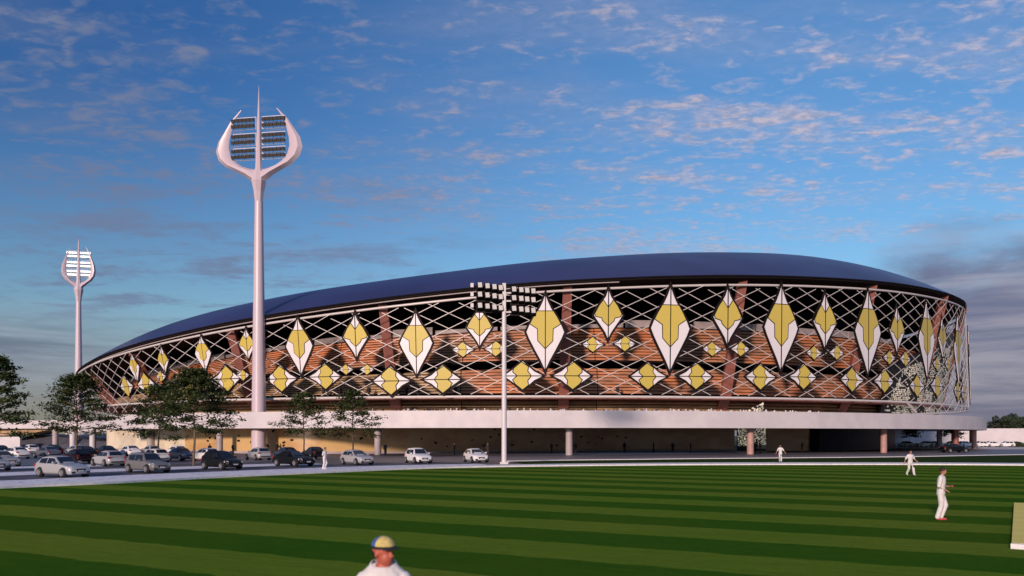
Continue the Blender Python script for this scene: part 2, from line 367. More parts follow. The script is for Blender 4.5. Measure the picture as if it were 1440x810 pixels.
# dark grass verge and the pale kerb line of the plaza to the right
rk = [(716, 649.2), (800, 647.7), (900, 646.6), (980, 645.6), (1130, 644.3), (1290, 642.6), (1440, 639.8)]
rk = [tuple(G(x, y)[:2]) for x, y in rk] + [(115, 140), (170, 160)]
rks = smoothtab(rk)
strip('plaza_kerb', rks, offs(rks, 1.4), 0.08, M['kerb'], h=0.1)
inner = [p for p in offs(seg, kw) if p[0] > 1.5]
sheet('grass_verge', inner + [(170, 90)] + rks[::-1], 0.02, M['verge'])
sheet('far_paving', [(60, 190), (98, 172), (200, 185), (330, 200), (330, 255), (60, 255)], -0.004, M['palepave'])

# cricket pitch: a raised clay strip that leaves the picture at the right
pn = Vector((0.489, 0.872)); pt = Vector((0.872, -0.489)); p0 = G(1422.5, 772)
pitch = thing('cricket_pitch', 'pale clay cricket pitch strip lying on the mown grass at the right edge', 'pitch', (p0.x, p0.y, 0))
ang = math.atan2(pt.y, pt.x)
b = MB(); b.box((1.55, 7.6, 0.07), (3.1, 15.0, 0.14)); b.build('clay_strip', M['pitch'], pitch)
b = MB(); b.box((1.55, 0.01, 0.068), (3.14, 0.18, 0.136)); b.build('white_end_board', M['kerb'], pitch)
pitch.rotation_euler = (0, 0, ang - R_(1.4))
# ------------------------------------------------------------ the stadium
ZRING = smoothtab([(-180, 22.0), (-150, 17.5), (-120, 14.6), (-90, 13.6), (-64, 14.8), (-55, 15.6), (-46, 16.6), (-37, 17.75), (-28, 19.06), (-19, 20.4), (-10, 21.8), (-1, 23.2), (8, 24.3), (17, 25.3), (26, 26.1), (35, 26.85), (44, 27.4), (53, 28.0), (62, 28.6), (90, 29.2), (120, 28.2), (150, 25.5), (180, 22.0)])
ZPIPE = 8.45
def zring(t): return interp(ZRING, t)
def zlip(t): return zring(t) + interp([(-90, 0.7), (-55, 0.8), (-37, 1.1), (-10, 1.4), (180, 1.5)], t)
DZ = smoothtab([(-180, 8), (-120, 9), (-90, 12), (-70, 13), (-55, 11.5), (-40, 9.8), (-25, 8.5), (-10, 7.6), (5, 7.7), (20, 8.2), (35, 8.8), (50, 9.2), (65, 9.6), (90, 9.5), (120, 8.5), (180, 8)])
RCREST = 80.0
def RL(t): return interp([(-60, 106.0), (10, 105.9), (35, 105.3), (60, 104.75), (180, 105)], t)
def Rf(t, z):
    rb = interp([(-60, 103.0), (0, 104.5), (60, 105.2)], t); rt = interp([(-60, 106.0), (0, 105.2), (60, 104.6)], t)
    return rb + (rt - rb) * max(0, min(1.2, (z - ZPIPE) / (zring(t) - ZPIPE)))
stad = thing('stadium', 'huge round stadium with navy roof and white lattice hung with yellow and white leaf panels', 'stadium', (CX, CY, 0))
def rel(v): return (v[0] - CX, v[1] - CY, v[2])
class SB(MB):            # mesh given in world coordinates, stored relative to the stadium
    def build(s, name, m, parent=None, **k):
        s.v = [rel(v) for v in s.v]; return MB.build(s, name, m, parent or stad, **k)
def arcs(a, b, st):
    n = max(1, int(round((b - a) / st))); return [a + (b - a) * i / n for i in range(n + 1)]
def ringband(mb, t0, t1, st, sec):     # sec(t) -> list of (R, z), closed profile
    mb.loft([[RP(t, r, z) for r, z in sec(t)] for t in arcs(t0, t1, st)], cap=abs((t1 - t0) - 360) > 1)
# roof
b = SB(); T = arcs(-180, 180, 2.5)
secs = []
for t in T:
    zl = zlip(t); d = interp(DZ, t); row = []
    for i in range(11):
        s = i / 10; row.append(RP(t, RL(t) - (RL(t) - RCREST) * s, zl + d * (1 - (1 - s) ** 1.6)))
    row.append(RP(t, 72, zl + d - 2.0)); row.append(RP(t, 62, zl + d - 7.0))
    secs.append(row)
b.loft(secs, closed=False, cap=False); b.build('roof', M['navy'], smooth=True)
b = SB(); ringband(b, -180, 180, 3, lambda t: [(RL(t) + 0.02, zlip(t) - 0.02), (RL(t) + 0.02, zlip(t) - 0.45), (RL(t) - 1.6, zlip(t) - 0.9), (84, zlip(t) + 1.5), (62, zlip(t) + 0.4), (62, zlip(t) + 0.7), (84, zlip(t) + 1.8), (RL(t) - 1.6, zlip(t) - 0.3)])
b.build('roof_soffit', M['soffit'])
b = SB(); b.tube([RP(t, RL(t) - 0.35, zlip(t) - 0.62) for t in arcs(-85, 7, 2)], 0.10, 5); b.build('eaves_trim', M['conc'])
b = SB(); b.tube([RP(t, RL(t) + 0.12, zlip(t) - 0.16) for t in arcs(-95, 95, 2)], 0.07, 5); b.build('roof_edge_rail', M['soffit'])
# rings that carry the lattice
b = SB(); b.tube([RP(t, Rf(t, zring(t)), zring(t)) for t in arcs(-110, 110, 2)], 0.17, 8); b.build('lattice_top_ring', M['lattice'], smooth=True)
b = SB(); b.tube([RP(t, Rf(t, ZPIPE), ZPIPE) for t in arcs(-110, 110, 2)], 0.19, 8); b.build('lattice_bottom_ring', M['lattice'], smooth=True)
def zskirt(t):
    if t < -38: return 6.45
    if t > 38: return interp([(38, 6.4), (48, 7.0), (60, 7.9), (80, 8.3)], t)
    return ZPIPE
step = 2.56; rate = 1.17; n0 = 40
for s in (-1, 1):
    for k in range(-n0, n0 + 1):
        t0 = k * step; pts = []; z = 6.4
        while True:
            t = t0 + s * rate * (z - ZPIPE)
            if abs(t) > 108 or z > zring(t): break
            if z >= zskirt(t) - 0.01: pts.append(RP(t, Rf(t, z) + 0.12 * s, z))
            z += 0.6
        if len(pts) > 1:
            t = t0 + s * rate * (z - 0.3 - ZPIPE)
            b = SB(); b.tube(pts, 0.058, 4); b.build('lattice_tube', M['lattice'])
b = SB(); b.tube([RP(t, Rf(t, 7) , zskirt(t)) for t in arcs(38, 100, 2)], 0.16, 6); b.build('skirt_ring', M['lattice'])
# leaf panels
A_OUT = [(0, 1), (.13, .82), (.29, .65), (.60, .40), (.84, .20), (1, .01), (.86, -.16), (.58, -.43), (.24, -.74), (0, -1)]
A_IN = [(.42, .56), (.62, .40), (.80, .23), (.40, .10), (.38, -.22), (0, -.42)]
B_OUT = [(0, 1), (.17, .73), (.48, .46), (.80, .20), (1, -.04), (.84, -.20), (.48, -.50), (.19, -.75), (0, -1)]
B_IN = [(.0, .26), (.36, .56), (.62, .36), (.93, .02), (.86, -.08), (.45, -.14), (.38, -.26), (0, -.46)]
C_OUT = [(-1, 0), (-.55, .42), (-.04, 1), (.28, .62), (.55, .30), (1, 0), (.55, -.30), (.28, -.62), (-.04, -1), (-.55, -.42)]
C_IN = [(-.48, .50), (-.10, .93), (.24, .62), (.20, .32), (.38, 0), (.20, -.32), (.24, -.62), (-.04, -.93), (-.40, -.55), (-.52, -.28), (-.28, 0), (-.52, .28)]
def sym(p):
    p = list(p); return p + [(-x, y) for x, y in p[::-1] if abs(x) > 1e-6]
def grow(p, d, w, h):      # outline pushed outwards by d metres (panel half sizes w, h)
    n = len(p); out = []
    q = [(x * w, y * h) for x, y in p]
    area = sum(q[i][0] * q[(i + 1) % n][1] - q[(i + 1) % n][0] * q[i][1] for i in range(n))
    sg = 1 if area > 0 else -1
    for i in range(n):
        a, c, e = q[i - 1], q[i], q[(i + 1) % n]
        d1 = Vector((c[1] - a[1], a[0] - c[0])).normalized() * sg; d2 = Vector((e[1] - c[1], c[0] - e[0])).normalized() * sg
        m_ = (d1 + d2); L = max(m_.length, 0.3); m_ = m_ / L
        f = min(1 / max(m_.dot(d1), 0.35), 2.6)
        out.append((c[0] + m_.x * d * f, c[1] + m_.y * d * f))
    return out
PM = {}
def panel_meshes(kind):
    if kind in PM: return PM[kind]
    if kind == 'A': o, i_, w, h = sym(A_OUT), sym(A_IN), 3.1, 6.5
    elif kind == 'B': o, i_, w, h = sym(B_OUT), sym(B_IN), 2.35, 4.2
    else: o, i_, w, h = C_OUT, C_IN, 2.9, 2.1
    res = []
    def pr(p, y0, y1, name, m):
        b = MB(); b.prism(p, y0, y1); res.append((name, b.mesh(name, m)))
    pr([(x * w, y * h) for x, y in o], -0.20, -0.10, 'leaf_panel', M['panel_white'])
    pr(grow(o, 0.36 if kind != 'C' else 0.26, w, h), -0.12, 0.02, 'frame', M['black'])
    pr(grow(i_, 0.13, w, h), -0.225, -0.15, 'inlay_outline', M['black'])
    pr([(x * w, y * h) for x, y in i_], -0.25, -0.16, 'yellow_inlay', M['panel_yellow'])
    b = MB()
    if kind in 'AB': b.box((0, -0.20, 0), (0.14, 0.14, h * 1.98))
    else: b.box((0, -0.20, 0), (w * 1.98, 0.14, 0.12))
    res.append(('midrib', b.mesh('midrib', M['black'])))
    PM[kind] = res; return res
def panel(kind, x, y0, y1, w=None, mirror=False, t=None, zz=None):
    t = theta(x, 105.8) if t is None else t
    p = RP(t, 105.8)
    if zz: z0, z1 = zz
    else: z1, z0 = ZAT(y0, p.y), ZAT(y1, p.y)
    zc = (z0 + z1) / 2; hh = (z1 - z0) / 2
    base = {'A': 6.5, 'B': 4.2, 'C': 2.1}[kind]
    r = Rf(t, zc) + 0.35
    q = RP(t, r, zc); ms = panel_meshes(kind)
    sz = hh / base; sx = sz if w is None else w
    if kind == 'A': sx = w or (0.25 + 0.75 * sz)
    lean = math.atan2(Rf(t, z1) - Rf(t, z0), z1 - z0)
    o = link('leaf_panel', ms[0][1], stad, rel(q)); o.rotation_euler = (lean, 0, R_(t)); o.scale = ((-1 if mirror else 1) * sx, 1, sz)
    for nm, me in ms[1:]: link(nm, me, o)
for x, a, c in ((187, 497, 536), (284, 472, 522), (419, 447, 526), (584, 438, 527), (767, 414, 520), (944, 403, 521), (1101, 402, 520), (1224, 409, 525), (1307, 425, 530), (1351, 445, 540)):
    panel('A', x, a, c)
panel('A', 0, 0, 0, t=62.9, zz=(10.2, 25.0)); panel('A', 0, 0, 0, t=73, zz=(10.2, 25.5))
for x, a, c in ((228, 487, 524), (346.5, 462, 505), (499, 441, 503), (674, 430, 487), (856, 407, 476), (1025, 405, 484), (1163, 413, 489), (1265, 432, 495), (1329, 448, 502)):
    panel('B', x, a, c, w=min(1.0, 0.25 + 0.75 * (ZAT(a, RP(theta(x, 105.8), 105.8).y) - ZAT(c, RP(theta(x, 105.8), 105.8).y)) / 8.4))
cs = [(197, 540, 17), (170, 543, 15), (312, 532, 19), (258, 536, 18), (452.5, 529, 18.5), (391, 532, 19), (548, 535, 20.5), (620, 533, 20), (736, 528, 20.5), (805, 528, 20), (914, 529, 19.5), (980, 529, 19), (1073, 530, 18.5), (1132, 530, 18), (1202, 534, 17.5), (1246, 536, 17), (1293, 543, 16), (1320, 543, 16), (1349, 550, 14), (1357, 552, 13)]
for k, (x, y, h) in enumerate(cs):
    t = theta(x, 105.8); p = RP(t, 105.8); hm = h * p.y / FPX
    small = hm / 2.1
    panel('C', x, y - h, y + h, w=small * 0.98, mirror=(k % 2 == 1) if x > 540 else (k % 2 == 0))
for k, (x, y, h) in enumerate([(221, 529, 8), (336, 527, 8), (484, 519, 7.5), (513, 519, 7.5), (651, 491, 11), (696, 490, 11), (835, 484, 11), (879, 483, 11), (1004, 490.5, 10.5), (1043, 490.5, 10.5), (1148, 496, 10), (1179, 496, 10), (1254, 503, 10), (1276, 505, 10), (1321, 512, 10), (1336, 512, 9)]):
    t = theta(x, 105.8); p = RP(t, 105.8); hm = h * p.y / FPX
    panel('C', x, y - h, y + h, w=hm / 2.1 * 1.02, mirror=(k % 2 == 1))
# inclined salmon columns behind the lattice
for t in range(-72, 80, 15):
    zt = zlip(t) - 0.3; b = SB()
    b.tube([RP(t, 96.5, 5.1), RP(t, 99.5, 9.0), RP(t, 104.3, zt)], [1.15, 1.1, 0.9], 4, flat=0.8); b.build('inclined_column', M['salmon'])
# podium: fascia slab, deck, columns
b = SB(); ringband(b, -42, 115, 1.5, lambda t: [(108.6, 3.88), (108.6, 6.32), (108.25, 6.32), (108.25, 5.25), (90, 5.25), (90, 4.6), (107.8, 4.6), (108.2, 3.88)])
b.build('podium_slab', M['white'], smooth=False)
b = SB(); ringband(b, -110, -42.2, 2, lambda t: [(104.2, 4.35), (104.2, 6.05), (103.9, 6.05), (103.9, 5.1), (88, 5.1), (88, 4.35)])
b.build('podium_slab', M['white'])
for t in (-27, -12, 3, 18, 33, 48, 63, 78):
    b = SB(); c = RP(t, 106.3); b.lathe([(0.50, 0), (0.50, 4.7)], 20, (c.x, c.y, 0)); b.build('podium_column', M['salmon' if t in (48,) else 'pink_conc' if t > 10 else 'conc'], smooth=True)
for x, D, m in ((212, 150, 'conc'), (130.5, 172, 'white'), (102.5, 178, 'white'), (78, 186, 'conc'), (1321, 205, 'conc'), (1367, 210, 'soffit')):
    c = AT(x, D); b = SB(); b.lathe([(0.62, 0), (0.62, 4.7)], 14, (c.x, c.y, 0)); b.build('podium_column', M[m], smooth=True)
# wall behind the undercroft
wl = smoothtab([tuple(AT(150, 165)[:2]), (-55, 143.5), (-32, 131.5), (-10, 138), (8, 148), (23, 153.5), (40.5, 155.2)])
def wallpiece(pts, name, m, z0=0, z1=4.7, th=0.5):
    b = SB(); b.loft([[(p[0], p[1], z0), (p[0], p[1], z1), (q[0], q[1], z1), (q[0], q[1], z0)] for p, q in zip(pts, offs(pts, th))]); return b.build(name, m, smooth=True)
nw = 8
wallpiece(wl[:nw + 1], 'ground_floor_wall', M['plaster_lit']); wallpiece(wl[nw:], 'ground_floor_wall', M['gold_wall'])
wallpiece(offs(wl, -0.6), 'wall_plinth', M['conc'], 0, 0.35, 0.58)
wallpiece([(46.2, 155.6), (50, 155.8), (56, 156)], 'ground_floor_wall', M['gold_wall'])
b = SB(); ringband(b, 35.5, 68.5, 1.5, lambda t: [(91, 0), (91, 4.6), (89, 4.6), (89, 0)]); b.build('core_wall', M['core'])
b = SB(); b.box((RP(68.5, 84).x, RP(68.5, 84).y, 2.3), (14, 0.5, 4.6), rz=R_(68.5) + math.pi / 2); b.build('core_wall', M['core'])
# small dark plates fixed on the plaster
rng = random.Random(3)
for k in range(46):
    f = rng.random() ** 0.9 * 0.80 + 0.03; q = f * (len(wl) - 1); i = int(q); p, r = wl[i], wl[i + 1]
    px_ = p[0] + (r[0] - p[0]) * (q - i); py_ = p[1] + (r[1] - p[1]) * (q - i)
    a = math.atan2(r[1] - p[1], r[0] - p[0]); zz = rng.uniform(1.0, 4.3); w = rng.uniform(0.18, 0.42)
    b = SB(); e = rng.uniform(-0.6, 0.6)
    b.box((0, 0, 0), (w * 1.3, 0.08, w * 0.75), ry=e); b.v = [(math.cos(a) * v[0] - math.sin(a) * v[1] + px_ + math.sin(a) * .06, math.sin(a) * v[0] + math.cos(a) * v[1] + py_ - math.cos(a) * .06, v[2] + zz) for v in b.v]
    b.build('wall_plate', M['black'])
# cladding: boards running round the stands in three bands
def ztop(t): return interp([(-90, 12.6), (-60, 13.4), (-48, 14.2), (-33, 16.0), (-17, 17.8), (0, 19.2), (12, 19.7), (40, 19.9), (90, 20)], t)
def zlow(t): return interp([(-90, 11.4), (-50, 11.9), (-33, 12.6), (-10, 13.9), (0, 14.4), (90, 14.5)], t)
BANDS = [(11, lambda t, i: zlow(t) + (ztop(t) - zlow(t)) * i / 11, 97.2, 'clad'), (8, lambda t, i: 9.2 + (zlow(t) - 1.3 - 9.2) * i / 8, 99.3, 'clad'), (4, lambda t, i: 6.1 + 2.1 * i / 4, 98.4, 'clad_tan')]
rng = random.Random(11)
for n_, zf, R0, mk in BANDS:
    for i in range(n_):
        t = -78.0
        while t < 63:
            t1 = min(63, t + 12.0); tl = rng.uniform(0.30, 0.36); jr = rng.uniform(-0.015, 0.015)
            def sec(tt, i=i, zf=zf, R0=R0, tl=tl, jr=jr):
                z0, z1 = zf(tt, i), zf(tt, i + 1); h = (z1 - z0) * 0.76; r = R0 + jr - 0.10 * i
                return [(r + tl, z0), (r + tl, z0 + 0.10), (r, z0 + h), (r - 0.10, z0 + h), (r + tl - 0.12, z0 - 0.02)]
            b = SB(); b.loft([[RP(q, r, z) for r, z in sec(q)] for q in arcs(t + 0.04, t1 - 0.04, 2.4)])
            mm = M['clad_tan'] if (mk == 'clad' and i < 8 and R0 > 99 and t < -16) else M[mk]
            b.build('cladding_board', mm)
            t = t1
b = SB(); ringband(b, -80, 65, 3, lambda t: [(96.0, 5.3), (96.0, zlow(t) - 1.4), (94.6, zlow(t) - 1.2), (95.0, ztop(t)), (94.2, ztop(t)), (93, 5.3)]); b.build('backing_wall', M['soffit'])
b = SB(); ringband(b, -80, 65, 3, lambda t: [(102.5, 8.25), (102.5, 8.5), (94, 8.5), (94, 8.25)]); b.build('concourse_floor', M['salmon'])
b = SB(); ringband(b, -80, 65, 3, lambda t: [(99.3, zlow(t) - .5), (99.3, zlow(t) - .2), (94, zlow(t) - .2), (94, zlow(t) - .5)]); b.build('upper_floor', M['soffit'])
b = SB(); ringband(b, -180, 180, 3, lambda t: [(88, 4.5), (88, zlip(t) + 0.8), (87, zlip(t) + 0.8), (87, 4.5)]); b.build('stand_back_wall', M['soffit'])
rng = random.Random(5); t = -60.0
while t < 44:
    w = rng.uniform(3.0, 7.0); h = rng.uniform(0.5, 1.25)
    b = SB(); ringband(b, t, t + w - 0.3, 1.5, lambda q: [(96.4, ztop(q) + 0.05), (96.4, ztop(q) + h), (95.9, ztop(q) + h), (95.9, ztop(q) + 0.05)])
    b.build('parapet_panel', M['conc']); t += w
# added glowing tiles imitating bright sky through openings, right end and doorway
def scatter_glow_tiles(name, f, us, vs, keep, seed, m=None, jit=.28):
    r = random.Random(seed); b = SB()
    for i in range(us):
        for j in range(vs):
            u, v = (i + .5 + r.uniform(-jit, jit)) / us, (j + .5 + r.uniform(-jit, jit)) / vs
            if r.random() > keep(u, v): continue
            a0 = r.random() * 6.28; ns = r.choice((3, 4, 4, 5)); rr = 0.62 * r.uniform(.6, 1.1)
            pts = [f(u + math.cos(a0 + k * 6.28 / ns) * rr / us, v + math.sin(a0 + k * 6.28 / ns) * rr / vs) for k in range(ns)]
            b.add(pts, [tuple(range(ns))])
    return b.build(name, m or M['sky_glow'], kind='stuff')
scatter_glow_tiles('sky_glow_tiles', lambda u, v: RP(38.5 + 37 * u, 100.0 + 3.0 * v, 6.4 + 17 * v), 96, 50, lambda u, v: (0.92 if (int(u * 14) + int(v * 7)) % 3 else 0.30) if v < 0.42 + 0.9 * u and u > v * 0.17 else 0.0, 4, jit=.12)
b = SB(); ringband(b, 38.5, 76, 1.5, lambda t: [(99.6, 5.3), (99.7 + 3.0 * min(1, .5 + 1.1 * (t - 38.5) / 37), 6.4 + 17 * min(1, .5 + 1.1 * (t - 38.5) / 37)), (99.3 + 3.0 * min(1, .5 + 1.1 * (t - 38.5) / 37), 6.4 + 17 * min(1, .5 + 1.1 * (t - 38.5) / 37)), (99.2, 5.3)]); b.build('added_dark_backing', M['plastic'])
b = SB(); ringband(b, 76.3, 106, 3, lambda t: [(102.2, 5.3), (102.8, zring(t) - .3), (102.3, zring(t) - .3), (101.8, 5.3)]); b.build('added_dark_backing', M['plastic'])  # added dark ring, hides the sky behind the right end of the lattice
scatter_glow_tiles('sky_glow_tiles', lambda u, v: Vector((40.9 + 5.1 * u, 154.6, 0.9 + 3.8 * v)), 20, 15, lambda u, v: 0.85, 9)
b = SB(); b.box((43.45, 155.0, 2.3), (5.2, 0.3, 4.6)); b.build('added_dark_backing', M['plastic'])
b = SB(); b.box((44.9, 154.5, 0.75), (2.2, 0.1, 0.7)); b.build('opening_sill', M['white'])
scatter_glow_tiles('sky_glow_tiles', lambda u, v: RP(18.6 + 2.6 * u, 101.5, 5.9 + 2.2 * v), 10, 7, lambda u, v: 0.9 if v < u else 0, 12)

# raised ramp and walls to the left of the stadium
rp = [tuple(AT(x, D)[:2]) for x, D in ((-420, 196), (-150, 196), (30, 194), (80, 191), (140, 186))]
ramp = thing('access_ramp', 'long white access ramp running off to the left behind the trees', 'ramp', (0, 0, 0))
b = MB(); b.loft([[(p[0], p[1], 6.2), (p[0], p[1], 4.35), (q[0], q[1], 4.35), (q[0], q[1], 6.2)] for p, q in zip(rp, offs(rp, 9))]); b.build('deck', M['white'], ramp)
b = MB(); sp_ = [(tuple(AT(x, D)[:2]), z) for x, D, z in ((-150, 197.2, 2.7), (0, 196.2, 2.75), (38, 195, 3.1), (62, 193.6, 3.9), (78, 192.6, 4.3))]
qs = offs([p for p, z in sp_], 7)
b.loft([[(p[0], p[1], 4.34), (p[0], p[1], z), (q[0], q[1], z), (q[0], q[1], 4.34)] for (p, z), q in zip(sp_, qs)]); b.build('soffit', M['clad_tan'], ramp)
b = MB(); w_ = [tuple(AT(x, D)[:2]) for x, D in ((-300, 194), (-40, 192), (28, 190))]
b.loft([[(p[0], p[1], 0), (p[0], p[1], 2.5), (q[0], q[1], 2.5), (q[0], q[1], 0)] for p, q in zip(w_, offs(w_, 0.5))])
tag(b.build('boundary_wall', M['white']), 'low white wall under the ramp at the far left edge', 'wall')
b = MB(); e = AT(30, 200); f = AT(150, 186)
b.add([(e.x - 4, e.y, 0), (f.x, f.y, 0), (f.x, f.y + 1, 1.4), (e.x + 2, e.y + 1, 3.1), (e.x - 4, e.y + 26, 0), (f.x, f.y + 26, 0), (f.x, f.y + 24, 1.2), (e.x + 2, e.y + 24, 3.1)], [(0, 1, 2, 3), (4, 7, 6, 5), (3, 2, 6, 7), (0, 3, 7, 4), (1, 5, 6, 2)])
b.build('sloping_service_road', M['asphalt'], kind='structure')
b = MB(); w_ = [tuple(AT(x, D)[:2]) for x, D in ((92, 215), (152, 210))]
b.loft([[(p[0], p[1], 0), (p[0], p[1], 4.3), (q[0], q[1], 4.3), (q[0], q[1], 0)] for p, q in zip(w_, offs(w_, 0.5))])
tag(b.build('retaining_wall', M['white']), 'white retaining wall behind the left podium columns', 'wall')
# white perimeter wall at the far right
b = MB(); w_ = [(70, 244), (120, 240), (200, 236), (330, 232)]
b.loft([[(p[0], p[1], 0), (p[0], p[1], 4.75), (q[0], q[1], 4.75), (q[0], q[1], 0)] for p, q in zip(w_, offs(w_, 0.4))])
tag(b.build('perimeter_wall', M['white']), 'long plain white perimeter wall at the far right behind parked cars', 'wall')
# ------------------------------------------------------------ floodlight towers
def prong_secs(sgn):
    k = 0.02254; outer = [(0, 712), (40, 690), (88, 648), (152, 610), (215, 578), (262, 530), (280, 470), (265, 405), (228, 345), (186, 275), (117, 196)]
    inner = [(0, 612), (28, 605), (65, 596), (108, 580), (148, 552), (182, 510), (196, 455), (192, 400), (178, 340), (158, 268), (113, 200)]
    secs = []
    for i, (o, n_) in enumerate(zip(outer, inner)):
        f = i / 10; d = (0.85 * (1 - f) ** 0.7 + 0.03) * (1.0 if i else 0.9)
        O = Vector((sgn * o[0] * k, 0, (705 - o[1]) * k)); N = Vector((sgn * n_[0] * k, 0, (705 - n_[1]) * k)); m = (O + N) / 2; q = (O - N) * 0.22
        secs.append([O, m + q + Vector((0, d, 0)), m - q + Vector((0, d * .8, 0)), N, m - q - Vector((0, d * .8, 0)), m + q - Vector((0, d, 0))])
    return secs
LAMP = {}
def lampmesh(lit):
    if lit not in LAMP:
        b = MB(); b.box((0, 0.12, 0), (0.56, 0.42, 0.50)); a = b.mesh('floodlight', M['plastic'])
        b = MB(); b.box((0, -0.12, 0), (0.47, 0.05, 0.42)); c = b.mesh('lens', M['lamp_lit' if lit else 'lamp_on'])
        LAMP[lit] = (a, c)
    return LAMP[lit]
def tower(loc, rz, zhub, label, lit, face, wide=1.0):
    t = thing('floodlight_tower', label, 'floodlight tower', loc, rz, 'trident floodlight towers')
    b = MB(); b.lathe([(1.15, 0), (1.08, 6), (0.82, zhub * 0.6), (0.62, zhub - 3)], 12); b.build('pole', M['tower'], t, smooth=True)
    b = MB(); b.lathe([(0.62, -3.2), (0.8, -1.6), (1.15, 0.0), (0.95, 0.9), (0.55, 2.0)], 8, (0, 0, zhub)); b.build('hub', M['tower'], t)
    b = MB(); b.lathe([(0.75, 1.2), (0.55, 3.0), (0.38, 7), (0.27, 10.0), (0.13, 13.0), (0.02, 15.6 if not lit else 13.9)], 8, (0, 0, zhub - 1.0)); b.build('centre_prong', M['tower'], t, smooth=True)
    for s in (-1, 1):
        b = MB(); b.loft(prong_secs(s)); b.v = [(x * wide, y, z + zhub - 0.4) for x, y, z in b.v]; b.build('curved_prong', M['tower'], t, smooth=True)
    a, c = lampmesh(lit); k = 0.02254
    for tz in (290, 398, 497):
        zc = zhub - 0.4 + (705 - tz) * k
        fr = MB()
        for s in (-1, 1):
            x0, x1 = 0.5 * s, 4.2 * s * min(wide, 1.0)
            for dz in (-0.92, 0.0, 0.92): fr.box(((x0 + x1) / 2, -0.1 * face, zc + dz), (abs(x1 - x0), 0.07, 0.07))
            for q in (0.0, 0.5, 1.0): fr.box((x0 + (x1 - x0) * q, -0.1 * face, zc), (0.07, 0.07, 1.9))
        fr.build('lamp_frame', M['steel_white'], t)
        for dz in (-0.47, 0.42):
            for i in range(12):
                x = (-1 if i < 6 else 1) * (0.95 + 0.62 * (i % 6)) * min(wide, 1.0)
                o = link('floodlight', a, t, (x, 0.15 * face, zc + dz)); o.rotation_euler = (R_(-18) * face, 0, 0 if face > 0 else math.pi)
                if face < 0: o.rotation_euler = (R_(-18), 0, math.pi)
                link('lens', c, o)
    return t
p = RP(theta(364, 106.3), 106.3)
tower((p.x, p.y, 0), R_(-10), 41.5, 'near tall trident floodlight tower rising in front of the lattice', False, -1, wide=1.12)
p = AT(110.5, 216)
tower((p.x, p.y, 0), R_(14), 39.6, 'distant trident floodlight tower with lit lamps left of the stadium', True, 1, wide=0.64)
# mast with two racks of square floodlights
m0 = G(709, 652.5); k = m0.y / FPX
mt = thing('floodlight_mast', 'slim pale floodlight mast with two racks of square lamps beside the white kerb', 'floodlight mast', (m0.x, m0.y, 0))
zt_ = ZAT(402, m0.y)
b = MB(); b.lathe([(0.26, 0), (0.24, zt_ * 0.5), (0.21, zt_ - 2.2), (0.2, zt_ - 2.2)], 12); b.build('pole', M['steel_white'], mt, smooth=True)
b = MB(); b.box((0, 0, 0.1), (0.8, 0.8, 0.2)); b.build('base_plate', M['steel_white'], mt)
b = MB(); b.box((0, 0, zt_ - 1.2), (0.34, 0.34, 2.9)); b.build('mast_head', M['steel_white'], mt)
hb = MB(); hb.box((0, 0, 0), (0.54, 0.5, 0.62)); hm = hb.mesh('floodlight', M['black'])
lb = MB(); lb.box((0, -0.28, 0.02), (0.40, 0.06, 0.50)); lm = lb.mesh('lens', M['lamp_on'])
for gx in (0, 1):
    xs = [677.5, 688, 697.8, 706.6] if gx == 0 else [725.3, 735.3, 743.6, 752.3]
    for r, (ya, yb) in enumerate(((402.5, 406.2), (415.5, 419), (431, 434.5)) if gx == 0 else ((408.3, 411), (420.5, 423.3), (435.4, 438.3))):
        p1 = Vector(((xs[0] - 712) * k, 0, ZAT(ya, m0.y))); p2 = Vector(((xs[3] - 712) * k, 0, ZAT(yb, m0.y)))
        b = MB(); b.tube([p1 + Vector((-.7, .35, .05)), p2 + Vector((.3, .35, -.02))], 0.09, 6); b.tube([p1 + Vector((-.7, .35, -.3)), p2 + Vector((.3, .35, -.37))], 0.06, 6)
        b.box(((p1 + p2) / 2 + Vector((0, 0.3, -0.15))), ((p2 - p1).x + 0.7, 0.1, 0.62)); b.build('cross_arm', M['black'], mt)
        if gx == 0:
            b = MB(); b.box(p1 + Vector((-.75, .1, .1)), (0.3, 0.4, 0.4)); b.build('junction_box', M['steel_white'], mt)
        for i in range(4):
            f = i / 3; q = p1.lerp(p2, f); q.x = (xs[i] - 712) * k
            o = link('floodlight', hm, mt, (q.x, -0.05, q.z)); o.rotation_euler = (R_(-12), R_(-4), R_(12)); link('lens', lm, o)
for zc in (0.3, 1.1, 2.2):
    b = MB(); b.box((0.45, 0, zt_ - 0.4 - zc), (1.0, 0.14, 0.14)); b.build('bracket', M['steel_white'], mt)

